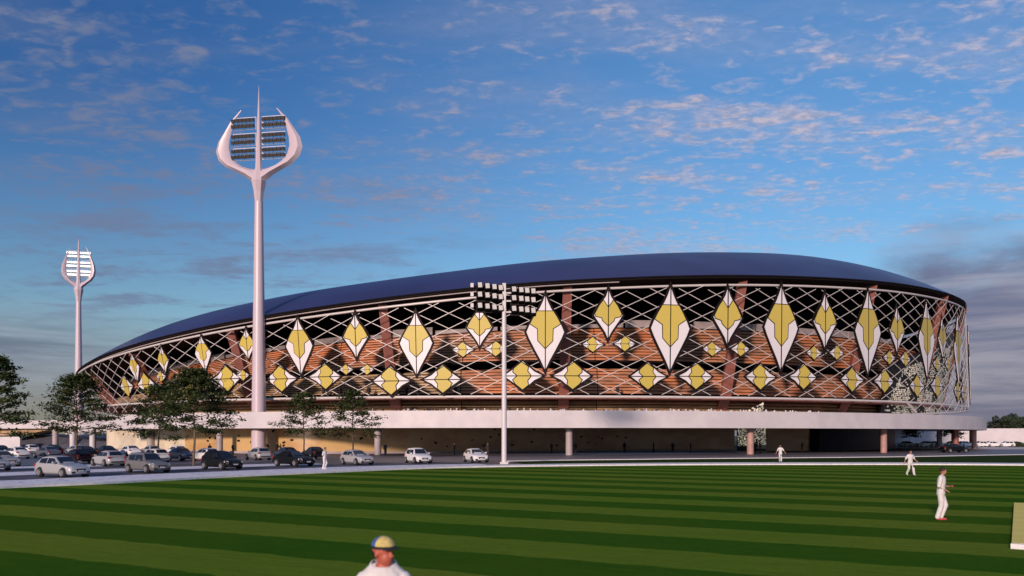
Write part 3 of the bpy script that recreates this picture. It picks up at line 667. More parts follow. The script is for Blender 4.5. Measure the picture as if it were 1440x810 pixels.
# ------------------------------------------------------------ cars
def car_proto(kind):
    P = {'hatch': dict(L=4.0, W=0.86, H=1.44, prof=[(.78, .93), (.05, 1.38), (-.55, 1.44), (-1.35, 1.37), (-1.86, .95)], fx=1.27, rx=-1.22),
         'sedan': dict(L=4.6, W=0.89, H=1.44, prof=[(.85, .93), (.10, 1.38), (-.45, 1.44), (-1.0, 1.39), (-1.75, .98)], fx=1.42, rx=-1.36),
         'tall': dict(L=3.9, W=0.86, H=1.56, prof=[(.80, .98), (.30, 1.47), (-.5, 1.55), (-1.45, 1.50), (-1.80, 1.0)], fx=1.22, rx=-1.22)}[kind]
    L, W = P['L'], P['W']; h = L / 2; pr = P['prof']; bz = pr[0][1]; rzv = pr[-1][1]
    t = bpy.data.objects.new('parked_car', None); COL.objects.link(t); t.empty_display_size = .3
    tail = 0.80 if kind != 'sedan' else 0.92
    st = [(-h, W * .80, .30, .62, .70), (-h + .06, W * .90, .24, .78, tail - .04), (-h + .30, W * .98, .20, .86, rzv - .02), (-h + .75, W, .20, .90, rzv), (-.6, W, .20, .92, .96), (.3, W, .20, .91, .97), (pr[0][0], W, .20, .89, bz + .02), (h - .75, W * .99, .20, .82, bz - .08), (h - .35, W * .96, .20, .73, .80), (h - .10, W * .88, .22, .62, .70), (h, W * .74, .28, .52, .60)]
    secs = []
    for x, w, zb, zs, zc in st:
        half = [(w * .86, zb), (w * .985, zb + .10), (w, zb + .28), (w * .985, (zb + zs) / 2 + .10), (w * .955, zs), (w * .82, zs + (zc - zs) * .62), (w * .42, zc - .004)]
        secs.append([(x, y, z) for y, z in half] + [(x, 0, zc)] + [(x, -y, z) for y, z in half[::-1]])
    b = MB(); b.loft(secs)
    bw, rw = W * .90, W * .66
    # cabin shell
    cab = [(pr[0][0], pr[0][1] - .06, bw)] + [(x, z, rw) for x, z in pr[1:4]] + [(pr[4][0], pr[4][1] - .06, bw)]
    belt = lambda x: (bw, .90)
    low = [pr[0][0], pr[1][0] + .32, pr[2][0], pr[3][0] - .15, pr[4][0]]
    sec = []
    for (x, z, w), xl in zip(cab, low):
        if z < 1.1: sec.append([(x, w, z - .02), (x, w * .96, z), (x, w * .5, z + .05), (x, -w * .5, z + .05), (x, -w * .96, z), (x, -w, z - .02)])
        else: sec.append([(xl, bw, .88), (x, w, z - .06), (x, w * .75, z), (x, -w * .75, z), (x, -w, z - .06), (xl, -bw, .88)])
    b.loft(sec)
    body = b.build('body', M['paint_silver'], t, smooth=True)
    def quad(pts, nm, m, off):
        b = MB(); n_ = (Vector(pts[1]) - Vector(pts[0])).cross(Vector(pts[2]) - Vector(pts[0])).normalized() * off
        q = [Vector(p) + n_ for p in pts]; q2 = [Vector(p) - n_ * 1.5 for p in pts]; k_ = len(pts)
        b.add(q + q2, [tuple(range(k_)), tuple(range(k_, 2 * k_))[::-1]] + [(i, (i + 1) % k_, k_ + (i + 1) % k_, k_ + i) for i in range(k_)]); return b.build(nm, m, t)
    x0, z0 = pr[0]; x1, z1 = pr[1]; lerp = lambda a, c, f: a + (c - a) * f
    ws = lambda f, y: (lerp(x0, x1, f) + .0, y, lerp(z0 - .04, z1 - .015, f))
    quad([ws(.06, -bw * .80), ws(.06, bw * .80), ws(.94, rw * .88), ws(.94, -rw * .88)], 'windscreen', M['glass'], .022)
    x3, z3 = pr[3]; x4, z4 = pr[4]; rs = lambda f, y: (lerp(x4, x3, f), y, lerp(z4 - .04, z3 - .015, f))
    quad([rs(.15, bw * .76), rs(.15, -bw * .76), rs(.92, -rw * .86), rs(.92, rw * .86)], 'rear_window', M['glass'], .022)
    zt2 = z1 - .09
    for s in (1, -1):
        def sp(x, f): return (x, s * lerp(bw, rw, f) , lerp(.90, pr[2][1] - .08, f))
        mid = (x0 + x4) / 2 - .05
        A = [sp(x0 - .28, .05), sp(mid + .04, .05), sp(mid + .04, .84), sp(x1 + .02, .78)]
        C = [sp(mid - .06, .05), sp(x4 + .42, .12), sp(x3 + .02, .74), sp(mid - .06, .84)]
        for Q in (A, C): quad(Q if s < 0 else Q[::-1], 'side_window', M['glass'], -.02 if s < 0 else -.02)
        b = MB(); b.box((x0 - .32, s * (W + .09), 1.0), (.14, .18, .13)); b.build('wing_mirror', M['paint_silver'], t)
        b = MB(); b.loft([[(h - .42, s * W * .97, .66), (h - .42, s * W * .90, .765), (h - .16, s * W * .70, .71), (h - .06, s * W * .70, .60)], [(h - .40, s * W * .985, .63), (h - .38, s * W * .93, .70), (h - .09, s * W * .74, .66), (h - .03, s * W * .76, .56)]]); b.build('headlight', M['lamp_clear'], t)
        b = MB(); b.box((-h + .10, s * W * .80, .80), (.16, W * .26, .16)); b.build('tail_light', M['lamp_red'], t)
        b = MB(); b.box((h - .04, s * W * .62, .34), (.10, .26, .12)); b.build('bumper_vent', M['plastic'], t)
    b = MB(); b.loft([[(h - .06, -.36, .60), (h - .06, .36, .60), (h - .06, .27, .36), (h - .06, -.27, .36)], [(h + .02, -.36, .58), (h + .02, .36, .58), (h + .02, .27, .38), (h + .02, -.27, .38)]]); b.build('grille', M['plastic'], t)
    b = MB(); b.box((h + .03, 0, .44), (.02, .40, .09)); b.build('number_plate', M['steel_white'], t)
    b = MB(); b.box((-h + .0, 0, .42), (.10, W * 1.3, .10)); b.build('rear_bumper_strip', M['plastic'], t)
    for x in (P['fx'], P['rx']):
        for s in (1, -1):
            b = MB(); b.lathe([(.355, -.10), (.365, .06), (.34, .07)], 18); b.v = [(x + X, s * (W * .985 - .06 + Z), .32 + Y) for X, Y, Z in b.v]; b.build('wheel_arch', M['plastic'], t)
            b = MB(); b.lathe([(.29, -.11), (.315, -.09), (.315, .08), (.28, .11), (.20, .10)], 18); b.v = [(X, s * Z, Y) for X, Y, Z in b.v]
            w = b.build('wheel', M['tyre'], t, loc=(x, s * (W - .02), .318), smooth=True)
            b = MB(); b.lathe([(.205, .09), (.20, .118), (.15, .10), (.05, .11)], 16)
            for q in range(5):
                a = q * 2 * math.pi / 5; b.box((math.cos(a) * .11, math.sin(a) * .11, .112), (.17, .045, .02), rz=a)
            b.v = [(X, s * Z, Y) for X, Y, Z in b.v]; b.build('rim', M['rim'], w)
    return t
def paint(name, c, rough=0.28, met=0.0):
    m = mat(name, c, rough, met, coat=0.35, spec=0.4); return m
M['paint_silver'] = paint('paint_silver', (0.46, 0.46, 0.47), 0.3, 0.25)
PAINT = {'silver': M['paint_silver'], 'white': paint('paint_white', (0.78, 0.78, 0.78)), 'grey': paint('paint_grey', (0.20, 0.20, 0.20), .3, .3), 'black': mat('paint_black', (0.006, 0.006, 0.007), 0.35, spec=0.25), 'maroon': mat('paint_maroon', (0.022, 0.004, 0.006), 0.35, spec=0.25), 'navy': paint('paint_navy', (0.02, 0.025, 0.075)), 'blue': paint('paint_slate', (0.13, 0.14, 0.17), .3, .3)}
proto = {k: car_proto(k) for k in ('hatch', 'sedan', 'tall')}
used = set()
def heading(x, y):          # normal to the field boundary, pointing to the field
    best = min(range(1, len(Bs) - 1), key=lambda i: (Bs[i][0] - x) ** 2 + (Bs[i][1] - y) ** 2)
    a, c = Bs[best - 1], Bs[best + 1]; return math.atan2(-(c[0] - a[0]), c[1] - a[1])
def car(kind, px, py, colour, label, cat, turn=0, rz=None, group='cars parked beside the playing field'):
    p = G(px, py); r = heading(p.x, p.y) + R_(turn) if rz is None else R_(rz)
    sw = {M['paint_silver']: PAINT[colour]}
    src = proto[kind]
    o = dup(src, (p.x, p.y, 0.012), r, label, swap=sw); o['category'] = cat; o['group'] = group
    return o
# front row: pixel = middle of the car on the ground
car('hatch', 88, 670.5, 'silver', 'silver hatchback nearest the grass at the left end of the front row', 'car')
car('tall', 208, 664.5, 'grey', 'dark grey tall hatchback in the front row, right of the silver hatchback', 'car')
car('tall', 312, 660.0, 'black', 'small black hatchback parked in the front row near the young tree trunk', 'car')
car('sedan', 413, 655.5, 'black', 'long black saloon in the front row beside the man in white', 'car')
car('hatch', 502, 653.5, 'silver', 'light silver hatchback right of the man in white', 'car')
car('tall', 588, 651.3, 'white', 'small upright white hatchback alone on the blue grey asphalt', 'car')
car('hatch', 669, 650.0, 'white', 'white hatchback just left of the slim floodlight mast', 'car')
car('hatch', -14, 661.5, 'silver', 'pale car cut off by the left edge of the picture, lowest one there', 'car', turn=-6)
car('hatch', 3, 656.0, 'silver', 'silver car at the left edge just behind the lowest one', 'car', turn=0)
# second row, facing away
car('hatch', 152, 655.3, 'silver', 'silver hatchback seen from behind between the silver and the dark grey front cars', 'car', turn=176)
car('hatch', 107, 651.5, 'maroon', 'dark maroon hatchback half hidden behind the silver front hatchback', 'car', turn=180)
car('sedan', 22, 644.8, 'white', 'white saloon seen from behind in the second row near the left edge', 'car', turn=180)
car('sedan', 66, 643.6, 'blue', 'slate grey saloon seen from behind, beside the white saloon in the second row', 'car', turn=180)
car('hatch', 216, 650.0, 'white', 'white car roof showing above the dark grey front car', 'car', turn=180)
car('sedan', 256, 647.5, 'navy', 'dark navy saloon behind the tall dark grey hatchback', 'car', turn=0)
car('hatch', 289, 648.2, 'white', 'white hatchback behind the small black front car and the tree trunk', 'car', turn=180)
car('hatch', 363, 646.5, 'silver', 'silver hatchback in front of the tower foot', 'car', turn=180)
car('sedan', 402, 645.5, 'navy', 'dark blue saloon hidden behind the long black saloon', 'car', turn=180)
car('sedan', 441, 644.5, 'black', 'black saloon behind the man in white', 'car', turn=180)
# third row
car('sedan', 2, 640.5, 'black', 'black saloon at the back, touching the left edge', 'car', turn=0)
car('hatch', 42, 638.3, 'white', 'white hatchback at the back between the dark cars on the left', 'car', turn=180)
car('sedan', 74, 638.5, 'black', 'black saloon in the back row below the second tree', 'car', turn=180)
car('hatch', 107, 640.0, 'silver', 'silver hatchback in the back row behind the maroon car', 'car', turn=180)
car('sedan', 118, 643.0, 'black', 'black saloon behind the maroon hatchback', 'car', turn=180)
car('sedan', 148, 641.6, 'black', 'black saloon in the back row left of the white estate', 'car', turn=180)
car('sedan', 182, 641.0, 'white', 'white saloon at the back in front of the bright plaster wall', 'car', turn=180)
car('hatch', 212, 641.0, 'silver', 'silver hatchback at the back in front of the bright plaster wall', 'car', turn=180)
car('hatch', 248, 641.5, 'white', 'white hatchback behind the dark navy saloon', 'car', turn=180)
# under the podium and by the far wall
car('sedan', 1342, 636.2, 'black', 'black saloon driving past the salmon column at the right end of the podium', 'car', rz=8, group='cars on the plaza')
names = ['first', 'second', 'third', 'fourth', 'fifth', 'sixth', 'seventh', 'eighth']
for i, (x, c) in enumerate(((1277, 'grey'), (1300, 'white'), (1320, 'white'), (1336, 'silver'), (1358, 'white'), (1377, 'white'), (1396, 'white'), (1414, 'white'))):
    car('hatch' if i % 3 else 'sedan', x, 628.6, c, '%s car from the left in the row before the far white wall, %s' % (names[i], c), 'car', rz=[12, 188, 5, 175][i % 4], group='cars parked before the far white wall')
for k in proto.values():
    def rm(o):
        for c in list(o.children): rm(c)
        bpy.data.objects.remove(o)
    rm(k)
# ------------------------------------------------------------ trees
def tree(loc, H, W, seed, label, zc=0.3, kindn='young_tree', dens=1.0, group='young trees beside the parking', leaf='leaf', lsz=0.20, lean=0.0):
    r = random.Random(seed)
    t = thing(kindn, label, 'tree', loc, 0, group)
    tr = MB(); br = MB(); lf = MB()
    top = H * 0.93
    pts = [(lean * z * z / H + math.sin(z * 1.3 + seed) * .05, math.cos(z * 1.1 + seed) * .05, z) for z in [top * i / 8 for i in range(9)]]
    tr.tube(pts, [max(0.02, 0.115 * (H / 9) * (1 - i / 8.6) ** .8) for i in range(9)], 8)
    def at(z):
        q = z / top * 8; i = min(7, int(q)); a, c = Vector(pts[i]), Vector(pts[i + 1]); return a.lerp(c, q - i)
    tips = []
    nb = int(32 * dens)
    for i in range(nb):
        f = (i + r.random()) / nb; z = H * (zc + (0.93 - zc) * f ** 0.9)
        prof = min(1.0, 0.62 + 2.6 * f) * (1.02 - f) ** 0.80
        ln = W / 2 * prof * r.uniform(0.65, 1.12) + 0.2
        a = i * 2.4 + r.uniform(-.5, .5); up = 0.12 + 0.5 * f + r.uniform(-.1, .15)
        p = at(min(z, top * .98)); d = Vector((math.cos(a), math.sin(a), up)); P = [p]
        for s in range(1, 5):
            q = p + d * ln * s / 4; q.z += 0.10 * ln * (s / 4) ** 2 * -1.4; q += Vector((r.uniform(-.06, .06), r.uniform(-.06, .06), r.uniform(-.05, .05))) * ln * .6; P.append(q)
        br.tube(P, [0.040 * (1 - s / 5.2) * (H / 9) + .008 for s in range(5)], 4)
        for s in (2, 3, 4):
            for u in range(2 if s < 4 else 1):
                aa = a + r.uniform(-1.1, 1.1); l2 = ln * r.uniform(.22, .42)
                e = P[s] + Vector((math.cos(aa), math.sin(aa), r.uniform(-.05, .35))) * l2
                br.tube([P[s], e], [.016, .006], 3); tips.append((P[s].lerp(e, .6), l2)); tips.append((e, l2))
            tips.append((P[s], .3))
    for c, l2 in tips:
        n_ = int(r.uniform(8, 17) * dens)
        sr = r.uniform(.18, .42) * (W / 6) ** .5
        for k in range(n_):
            o = Vector((r.gauss(0, sr), r.gauss(0, sr), r.gauss(0, sr * .42))) + c
            s = lsz * r.uniform(.6, 1.25); u = Vector((r.uniform(-1, 1), r.uniform(-1, 1), r.uniform(-.5, .5))).normalized()
            w = u.cross(Vector((r.uniform(-.6, .6), r.uniform(-.6, .6), 1))).normalized()
            lf.add([o - u * s, o + w * s * .45, o + u * s, o - w * s * .45], [(0, 1, 2, 3)])
    tr.build('trunk', M['bark'], t, smooth=True); br.build('limbs', M['bark'], t, kind='stuff'); lf.build('crown', M[leaf], t, kind='stuff')
    return t
def ptree(px, base, top, wpx, seed, label, **k):
    p = G(px, base); H = ZAT(top, p.y); return tree(p, H, wpx * p.y / FPX, seed, label, **k)
ptree(-4, 657, 492, 92, 1, 'dark leafy tree cut by the left edge of the picture', dens=1.2, zc=.28)
ptree(108, 649, 521, 112, 2, 'bushy young tree above the parked cars, second from the left edge', dens=1.25, zc=.30)
ptree(223, 650, 537, 84, 3, 'smaller tree directly left of the tallest leafy tree', dens=1.0, zc=.28)
ptree(273, 654.5, 513, 118, 4, 'tallest leafy tree with pale trunk before the lattice, left of the tower pole', dens=1.3, zc=.33)
ptree(427, 645, 547, 78, 5, 'slender young tree right of the tower pole', zc=.30, dens=.85)
ptree(496, 646, 545, 80, 6, 'slender young tree above the light silver hatchback', zc=.30, dens=.85)
for i, (x, y, tp, w) in enumerate(((1279, 628.8, 603, 30), (1338, 628.8, 602, 36))):
    ptree(x, y, tp, w, 20 + i, ['small flat topped tree by the far wall, left of the pale column', 'small flat topped tree by the far wall, behind the salmon column'][i], zc=.5, dens=.5, lsz=.3, group='small trees by the far wall')
# dark trees beyond the perimeter wall
def fartree(loc, H, W, seed, label):
    r = random.Random(seed); t = thing('broadleaf_tree', label, 'tree', loc, 0, 'dark trees beyond the far wall')
    b = MB(); b.tube([(0, 0, 0), (0.1, 0, H * .35), (0, .1, H * .6)], [.4, .3, .12], 7)
    for k in range(5): a = k * 1.3; b.tube([(0, 0, H * .35), (math.cos(a) * W * .28, math.sin(a) * W * .28, H * .68)], [.18, .05], 5)
    b.build('trunk', M['bark'], t)
    b = MB(); cl = []
    for k in range(26):
        a = r.random() * 6.28; q = r.random() ** .5; zz = r.uniform(.25, .86)
        rr = W * .36 * q * (1.15 - abs(zz - .5)); cl.append((Vector((math.cos(a) * rr, math.sin(a) * rr, H * zz)), W * r.uniform(.10, .17)))
    for c, s in cl:
        for k in range(110):
            d = Vector((r.gauss(0, 1), r.gauss(0, 1), r.gauss(0, 1))).normalized() * s * r.uniform(.7, 1.08); d.z *= .8; o = c + d
            u = Vector((r.uniform(-1, 1), r.uniform(-1, 1), r.uniform(-1, 1))).normalized(); w = u.orthogonal().normalized(); z = r.uniform(.22, .5)
            b.add([o - u * z, o + w * z * .6, o + u * z, o - w * z * .6], [(0, 1, 2, 3)])
    b.build('crown', M['leaf_far'], t, kind='stuff')
wd = ['leftmost, low and just showing past the podium', 'rounded, right beside the podium end', 'second from the podium end', 'tallest and widest dark crown', 'behind the gap right of the tallest', 'low one towards the right edge', 'last before the right edge', 'cut by the right edge', 'outside low crown']
rr_ = random.Random(8)
for i, (x, tp, w) in enumerate(((1345, 583, 30), (1392, 587, 26), (1406, 583, 28), (1424, 579, 34), (1438, 584, 28), (1452, 582, 30), (1475, 580, 40), (1505, 583, 40))):
    p = AT(x, 262 + rr_.uniform(-6, 8)); fartree(p, ZAT(tp, p.y), w * p.y / FPX * 1.3, 40 + i, 'dark tree beyond the far white wall: ' + wd[i])
b = MB(); r = random.Random(77)
for k in range(7000):
    x = r.uniform(85, 300); y = 275 + r.uniform(-4, 6); z = r.uniform(0, 7.2); u = Vector((r.uniform(-1, 1), r.uniform(-1, 1), r.uniform(-1, 1))).normalized(); w = u.orthogonal().normalized(); s = r.uniform(.5, 1.0); o = Vector((x, y, z))
    b.add([o - u * s, o + w * s * .7, o + u * s, o - w * s * .7], [(0, 1, 2, 3)])
tag(b.build('far_wood', M['leaf_far']), 'mass of dark woodland beyond the far white wall', 'woodland', kind='stuff')
b = MB(); r = random.Random(78)
for k in range(3500):
    x = r.uniform(92, 300); q = 233.2 - (x - 92) * .02; y = q + r.uniform(-.4, .4); z = abs(r.gauss(0, .35)); u = Vector((r.uniform(-1, 1), r.uniform(-1, 1), r.uniform(-1, 1))).normalized(); w = u.orthogonal().normalized(); s = r.uniform(.12, .3); o = Vector((x, y, z))
    b.add([o - u * s, o + w * s * .7, o + u * s, o - w * s * .7], [(0, 1, 2, 3)])
tag(b.build('low_hedge', M['leaf_far']), 'low green hedge at the foot of the far white wall', 'hedge', kind='stuff')
p = G(1430, 628.5); b = MB(); r = random.Random(79)
for k in range(900):
    d = Vector((r.gauss(0, 1), r.gauss(0, 1), r.gauss(0, 1))).normalized() * r.uniform(.7, 1.05); o = Vector((d.x * 1.8, d.y * 1.2, abs(d.z) * 1.3)); u = Vector((r.uniform(-1, 1), r.uniform(-1, 1), r.uniform(-1, 1))).normalized(); w = u.orthogonal().normalized(); s = .22
    b.add([o - u * s, o + w * s * .7, o + u * s, o - w * s * .7], [(0, 1, 2, 3)])
tag(b.build('round_shrub', M['leaf_far'], loc=p), 'dark round shrub before the far wall near the right edge', 'shrub')

# ------------------------------------------------------------ people
def remesh(mb, name, m, vox, sm=4):
    me = bpy.data.meshes.new('tmp'); me.from_pydata(mb.v, [], mb.f)
    bm = bmesh.new(); bm.from_mesh(me); bmesh.ops.recalc_face_normals(bm, faces=bm.faces); bm.to_mesh(me); bm.free()
    o = bpy.data.objects.new('tmp', me); COL.objects.link(o)
    a = o.modifiers.new('r', 'REMESH'); a.mode = 'VOXEL'; a.voxel_size = vox
    s = o.modifiers.new('s', 'SMOOTH'); s.iterations = sm; s.factor = .5
    dg = bpy.context.evaluated_depsgraph_get(); dg.update(); r = bpy.data.meshes.new_from_object(o.evaluated_get(dg))
    bpy.data.objects.remove(o); r.name = name; r.materials.clear(); r.materials.append(m)
    for p in r.polygons: p.use_smooth = True
    return r
def ell(mb, c, r, seg=12, rings=8, rot=None):
    secs = []
    for i in range(1, rings):
        a = math.pi * i / rings; z = -math.cos(a); q = math.sin(a)
        secs.append([Vector((q * math.cos(2 * math.pi * k / seg) * r[0], q * math.sin(2 * math.pi * k / seg) * r[1], z * r[2])) for k in range(seg)])
    secs = [[(rot @ v if rot else v) + Vector(c) for v in s] for s in secs]
    mb.loft(secs)
def limb(mb, pts, rad, g=0.0, n=10):
    mb.tube(pts, [x + g for x in rad], n)
    for p, x in zip(pts, rad): ell(mb, p, (x + g,) * 3, 10, 6)
def torso(mb, base, top, g=0.0, wide=1.0):       # lofted trunk from hips to neck
    base, top = Vector(base), Vector(top); secs = []
    for f, w, d in ((-.10, .14, .10), (0.0, .170, .118), (.18, .160, .112), (.38, .142, .100), (.62, .170, .118), (.82, .188, .112), (.93, .150, .09), (1.0, .075, .070)):
        c = base.lerp(top, f)
        secs.append([(c.x + (w + g) * wide * math.cos(2 * math.pi * k / 14), c.y + (d + g) * math.sin(2 * math.pi * k / 14), c.z) for k in range(14)])
    mb.loft(secs)
def hand(mb, w, d, s=1.0, side=1, curl=0.5):
    w, d = Vector(w), Vector(d).normalized(); x = d.cross(Vector((0, 1, 0))).normalized() if abs(d.y) < .9 else Vector((1, 0, 0)); n_ = x.cross(d).normalized()
    R = Matrix((x, n_, d)).transposed()
    ell(mb, w + d * .05 * s, (.040 * s, .018 * s, .055 * s), 10, 6, R)
    for k, l in enumerate((.068, .078, .074, .058)):
        b0 = w + d * .085 * s + x * (-.030 + .020 * k) * s; m1 = b0 + d * l * .5 * s + n_ * .01 * s; m2 = m1 + (d * (1 - curl) + n_ * curl).normalized() * l * .5 * s
        limb(mb, [b0, m1, m2], [.0098 * s, .009 * s, .008 * s], 0, 6)
    limb(mb, [w + d * .02 * s - x * .03 * s, w + d * .055 * s - x * .058 * s, w + d * .085 * s - x * .062 * s], [.013 * s, .011 * s, .009 * s], 0, 6)
def head(mb, c, f, s=1.0):      # face towards f
    c = Vector(c); a = math.atan2(f[1], f[0]); R = Matrix.Rotation(a, 3, 'Z')
    T = lambda v: R @ Vector(v) * s + c
    ell(mb, T((-.012, 0, .02)), (.098 * s, .077 * s, .100 * s), 16, 12, R); ell(mb, T((.022, 0, -.045)), (.070 * s, .060 * s, .075 * s), 14, 10, R)
    ell(mb, T((.052, 0, -.088)), (.030 * s, .030 * s, .025 * s), 10, 6, R)                 # chin
    mb.tube([T((.082, 0, .012)), T((.108, 0, -.030)), T((.088, 0, -.040))], [.010 * s, .016 * s, .013 * s], 8)   # nose
    ell(mb, T((.082, 0, .028)), (.016 * s, .050 * s, .012 * s), 10, 6, R)                  # brow
    ell(mb, T((.080, 0, -.060)), (.014 * s, .024 * s, .007 * s), 8, 6, R); ell(mb, T((.078, 0, -.071)), (.014 * s, .020 * s, .007 * s), 8, 6, R)
    for q in (-1, 1): ell(mb, T((-.005, q * .078, -.015)), (.020 * s, .010 * s, .032 * s), 8, 6, R)
def yoke(b, sh, nk, S_):
    S_ = Vector(S_); nk = Vector(nk); m_ = nk.lerp(S_, .5) + Vector((0, 0, .005))
    for mb, g in ((b, 0), (sh, .018)): limb(mb, [nk + Vector((0, .01, -.055)), m_, S_], [.062, .056, .050], g)
def person(pose, loc, rz, label, cloth, skin, hair, shoe, group=None, detail=0.016, scale=1.0, cap=None, hi=False):
    J = pose; t = thing('person', label, 'person', loc, rz, group); t.scale = (scale,) * 3
    b = MB(); pel, nk = Vector(J['pelvis']), Vector(J['neck'])
    torso(b, pel, nk); limb(b, [nk - Vector((0, 0, .04)), Vector(J['head']) - Vector((0, 0, .06))], [.055, .052])
    head(b, J['head'], J.get('face', (0, -1)))
    sh = MB(); torso(sh, pel - Vector((0, 0, .06)), nk - Vector((0, 0, .005)), .022); tr = MB(); sho = MB()
    ell(tr, pel + Vector((0, 0, .0)), (.175, .125, .13))
    for s, S_ in ((-1, 'L'), (1, 'R')):
        a = [Vector(J['sh' + S_]), Vector(J['el' + S_]), Vector(J['wr' + S_])]
        limb(b, a, [.050, .040, .029]); d = a[2] - a[1]; hand(b, a[2], d, 1.0, s)
        limb(sh, [a[0], a[0].lerp(a[1], .86)] if not J.get('long') else [a[0], a[1], a[1].lerp(a[2], .85)], [.052, .050] if not J.get('long') else [.052, .048, .036], .020)
        g_ = [Vector(J['hp' + S_]), Vector(J['kn' + S_]), Vector(J['an' + S_])]
        limb(b, g_, [.085, .056, .040]); limb(tr, [g_[0], g_[1], g_[2] + Vector((0, 0, .02))], [.090, .068, .060], .020)
        toe = Vector(J['to' + S_]); limb(sho, [g_[2] + Vector((0, 0, -.03)), toe], [.048, .036], 0)
    for s in (-1, 1): yoke(b, sh, nk, J['shL'] if s < 0 else J['shR'])
    d1, d2 = detail, detail * 1.15
    link('body', remesh(b, 'body', skin, d1), t); link('shirt', remesh(sh, 'shirt', cloth, d2), t); link('trousers', remesh(tr, 'trousers', cloth, d2), t); link('shoes', remesh(sho, 'shoes', shoe, d2), t)
    h = MB(); hc = Vector(J['head']); f = Vector((J.get('face', (0, -1))[0], J.get('face', (0, -1))[1], 0)).normalized()
    ell(h, hc - f * .022 + Vector((0, 0, .042)), (.098, .098, .090)); link('hair', remesh(h, 'hair', hair, d1), t)
    return t
def mk(face=(0, -1), **k):
    d = dict(pelvis=(0, 0, .95), neck=(0, -.01, 1.50), head=(0, -.02, 1.66), shL=(-.19, 0, 1.42), shR=(.19, 0, 1.42), elL=(-.25, .03, 1.13), elR=(.25, .03, 1.13), wrL=(-.27, -.05, .88), wrR=(.27, -.05, .88),
             hpL=(-.09, 0, .90), hpR=(.09, 0, .90), knL=(-.10, -.02, .49), knR=(.10, -.02, .49), anL=(-.10, .03, .09), anR=(.10, .03, .09), toL=(-.11, -.12, .04), toR=(.11, -.12, .04), face=face)
    d.update(k); return d
# all poses face -Y (towards the camera); rz turns them
HOLD = mk(neck=(0, -.03, 1.49), head=(0, -.07, 1.65), elR=(.24, .02, 1.12), wrR=(.12, -.24, 1.14), elL=(-.24, .05, 1.12), wrL=(-.20, -.16, 1.02), knR=(.07, -.14, .50), anR=(.02, .0, .09), toR=(.02, -.15, .04), knL=(-.09, -.02, .49), anL=(-.09, .10, .09), toL=(-.09, -.05, .04))
WALK = mk(neck=(0, -.03, 1.50), head=(0, -.05, 1.66), elL=(-.32, .06, 1.16), wrL=(-.42, .02, .93), elR=(.33, .02, 1.17), wrR=(.46, -.10, 1.0), knR=(.09, -.22, .52), anR=(.10, -.30, .11), toR=(.10, -.45, .08), knL=(-.08, .02, .50), anL=(-.09, .26, .14), toL=(-.09, .15, .05))
STROLL = mk(elL=(-.22, .10, 1.14), wrL=(-.20, .08, .88), elR=(.22, -.05, 1.13), wrR=(.20, -.18, .92), knR=(.09, -.12, .51), anR=(.09, -.14, .09), toR=(.09, -.28, .05), knL=(-.09, .04, .50), anL=(-.09, .20, .11), toL=(-.09, .08, .04), long=True)
STAND = mk(long=True)
PHONE = mk(long=True, elR=(.24, .0, 1.14), wrR=(.12, -.22, 1.20))
p = G(1323, 731.5)
o = person(HOLD, p, R_(62), 'nearest standing cricketer in white, side on, holding a ball near the right edge', M['cloth_w'], M['skin'], M['hair'], M['shoe_red'], 'cricketers in white', 0.012, 1.0)
b = MB(); ell(b, (0, 0, 0), (.036, .036, .036)); ba = b.build('cricket_ball', M['lamp_red'], smooth=True)
R3 = Matrix.Rotation(R_(62), 3, 'Z'); ba.location = Vector(p) + R3 @ Vector((.095, -.345, 1.15)); tag(ba, 'small red cricket ball in the hand of the standing cricketer', 'ball')
p = G(1280, 669); person(WALK, p, R_(8), 'cricketer in white walking on the field with arms held out, left of the nearer player', M['cloth_w'], M['skin'], M['hair'], M['shoe'], 'cricketers in white', 0.014, 1.0)
p = G(1097.5, 649.8); person(WALK, p, R_(-20), 'distant cricketer in white walking on the white kerb before the bright doorway', M['cloth_w'], M['skin'], M['hair'], M['shoe'], 'cricketers in white', 0.018, 1.02)
p = G(456.5, 660); person(HOLD, p, R_(75), 'man in white standing beside the long black saloon', M['cloth_w'], M['skin'], M['hair'], M['shoe'], None, 0.016, 1.04)
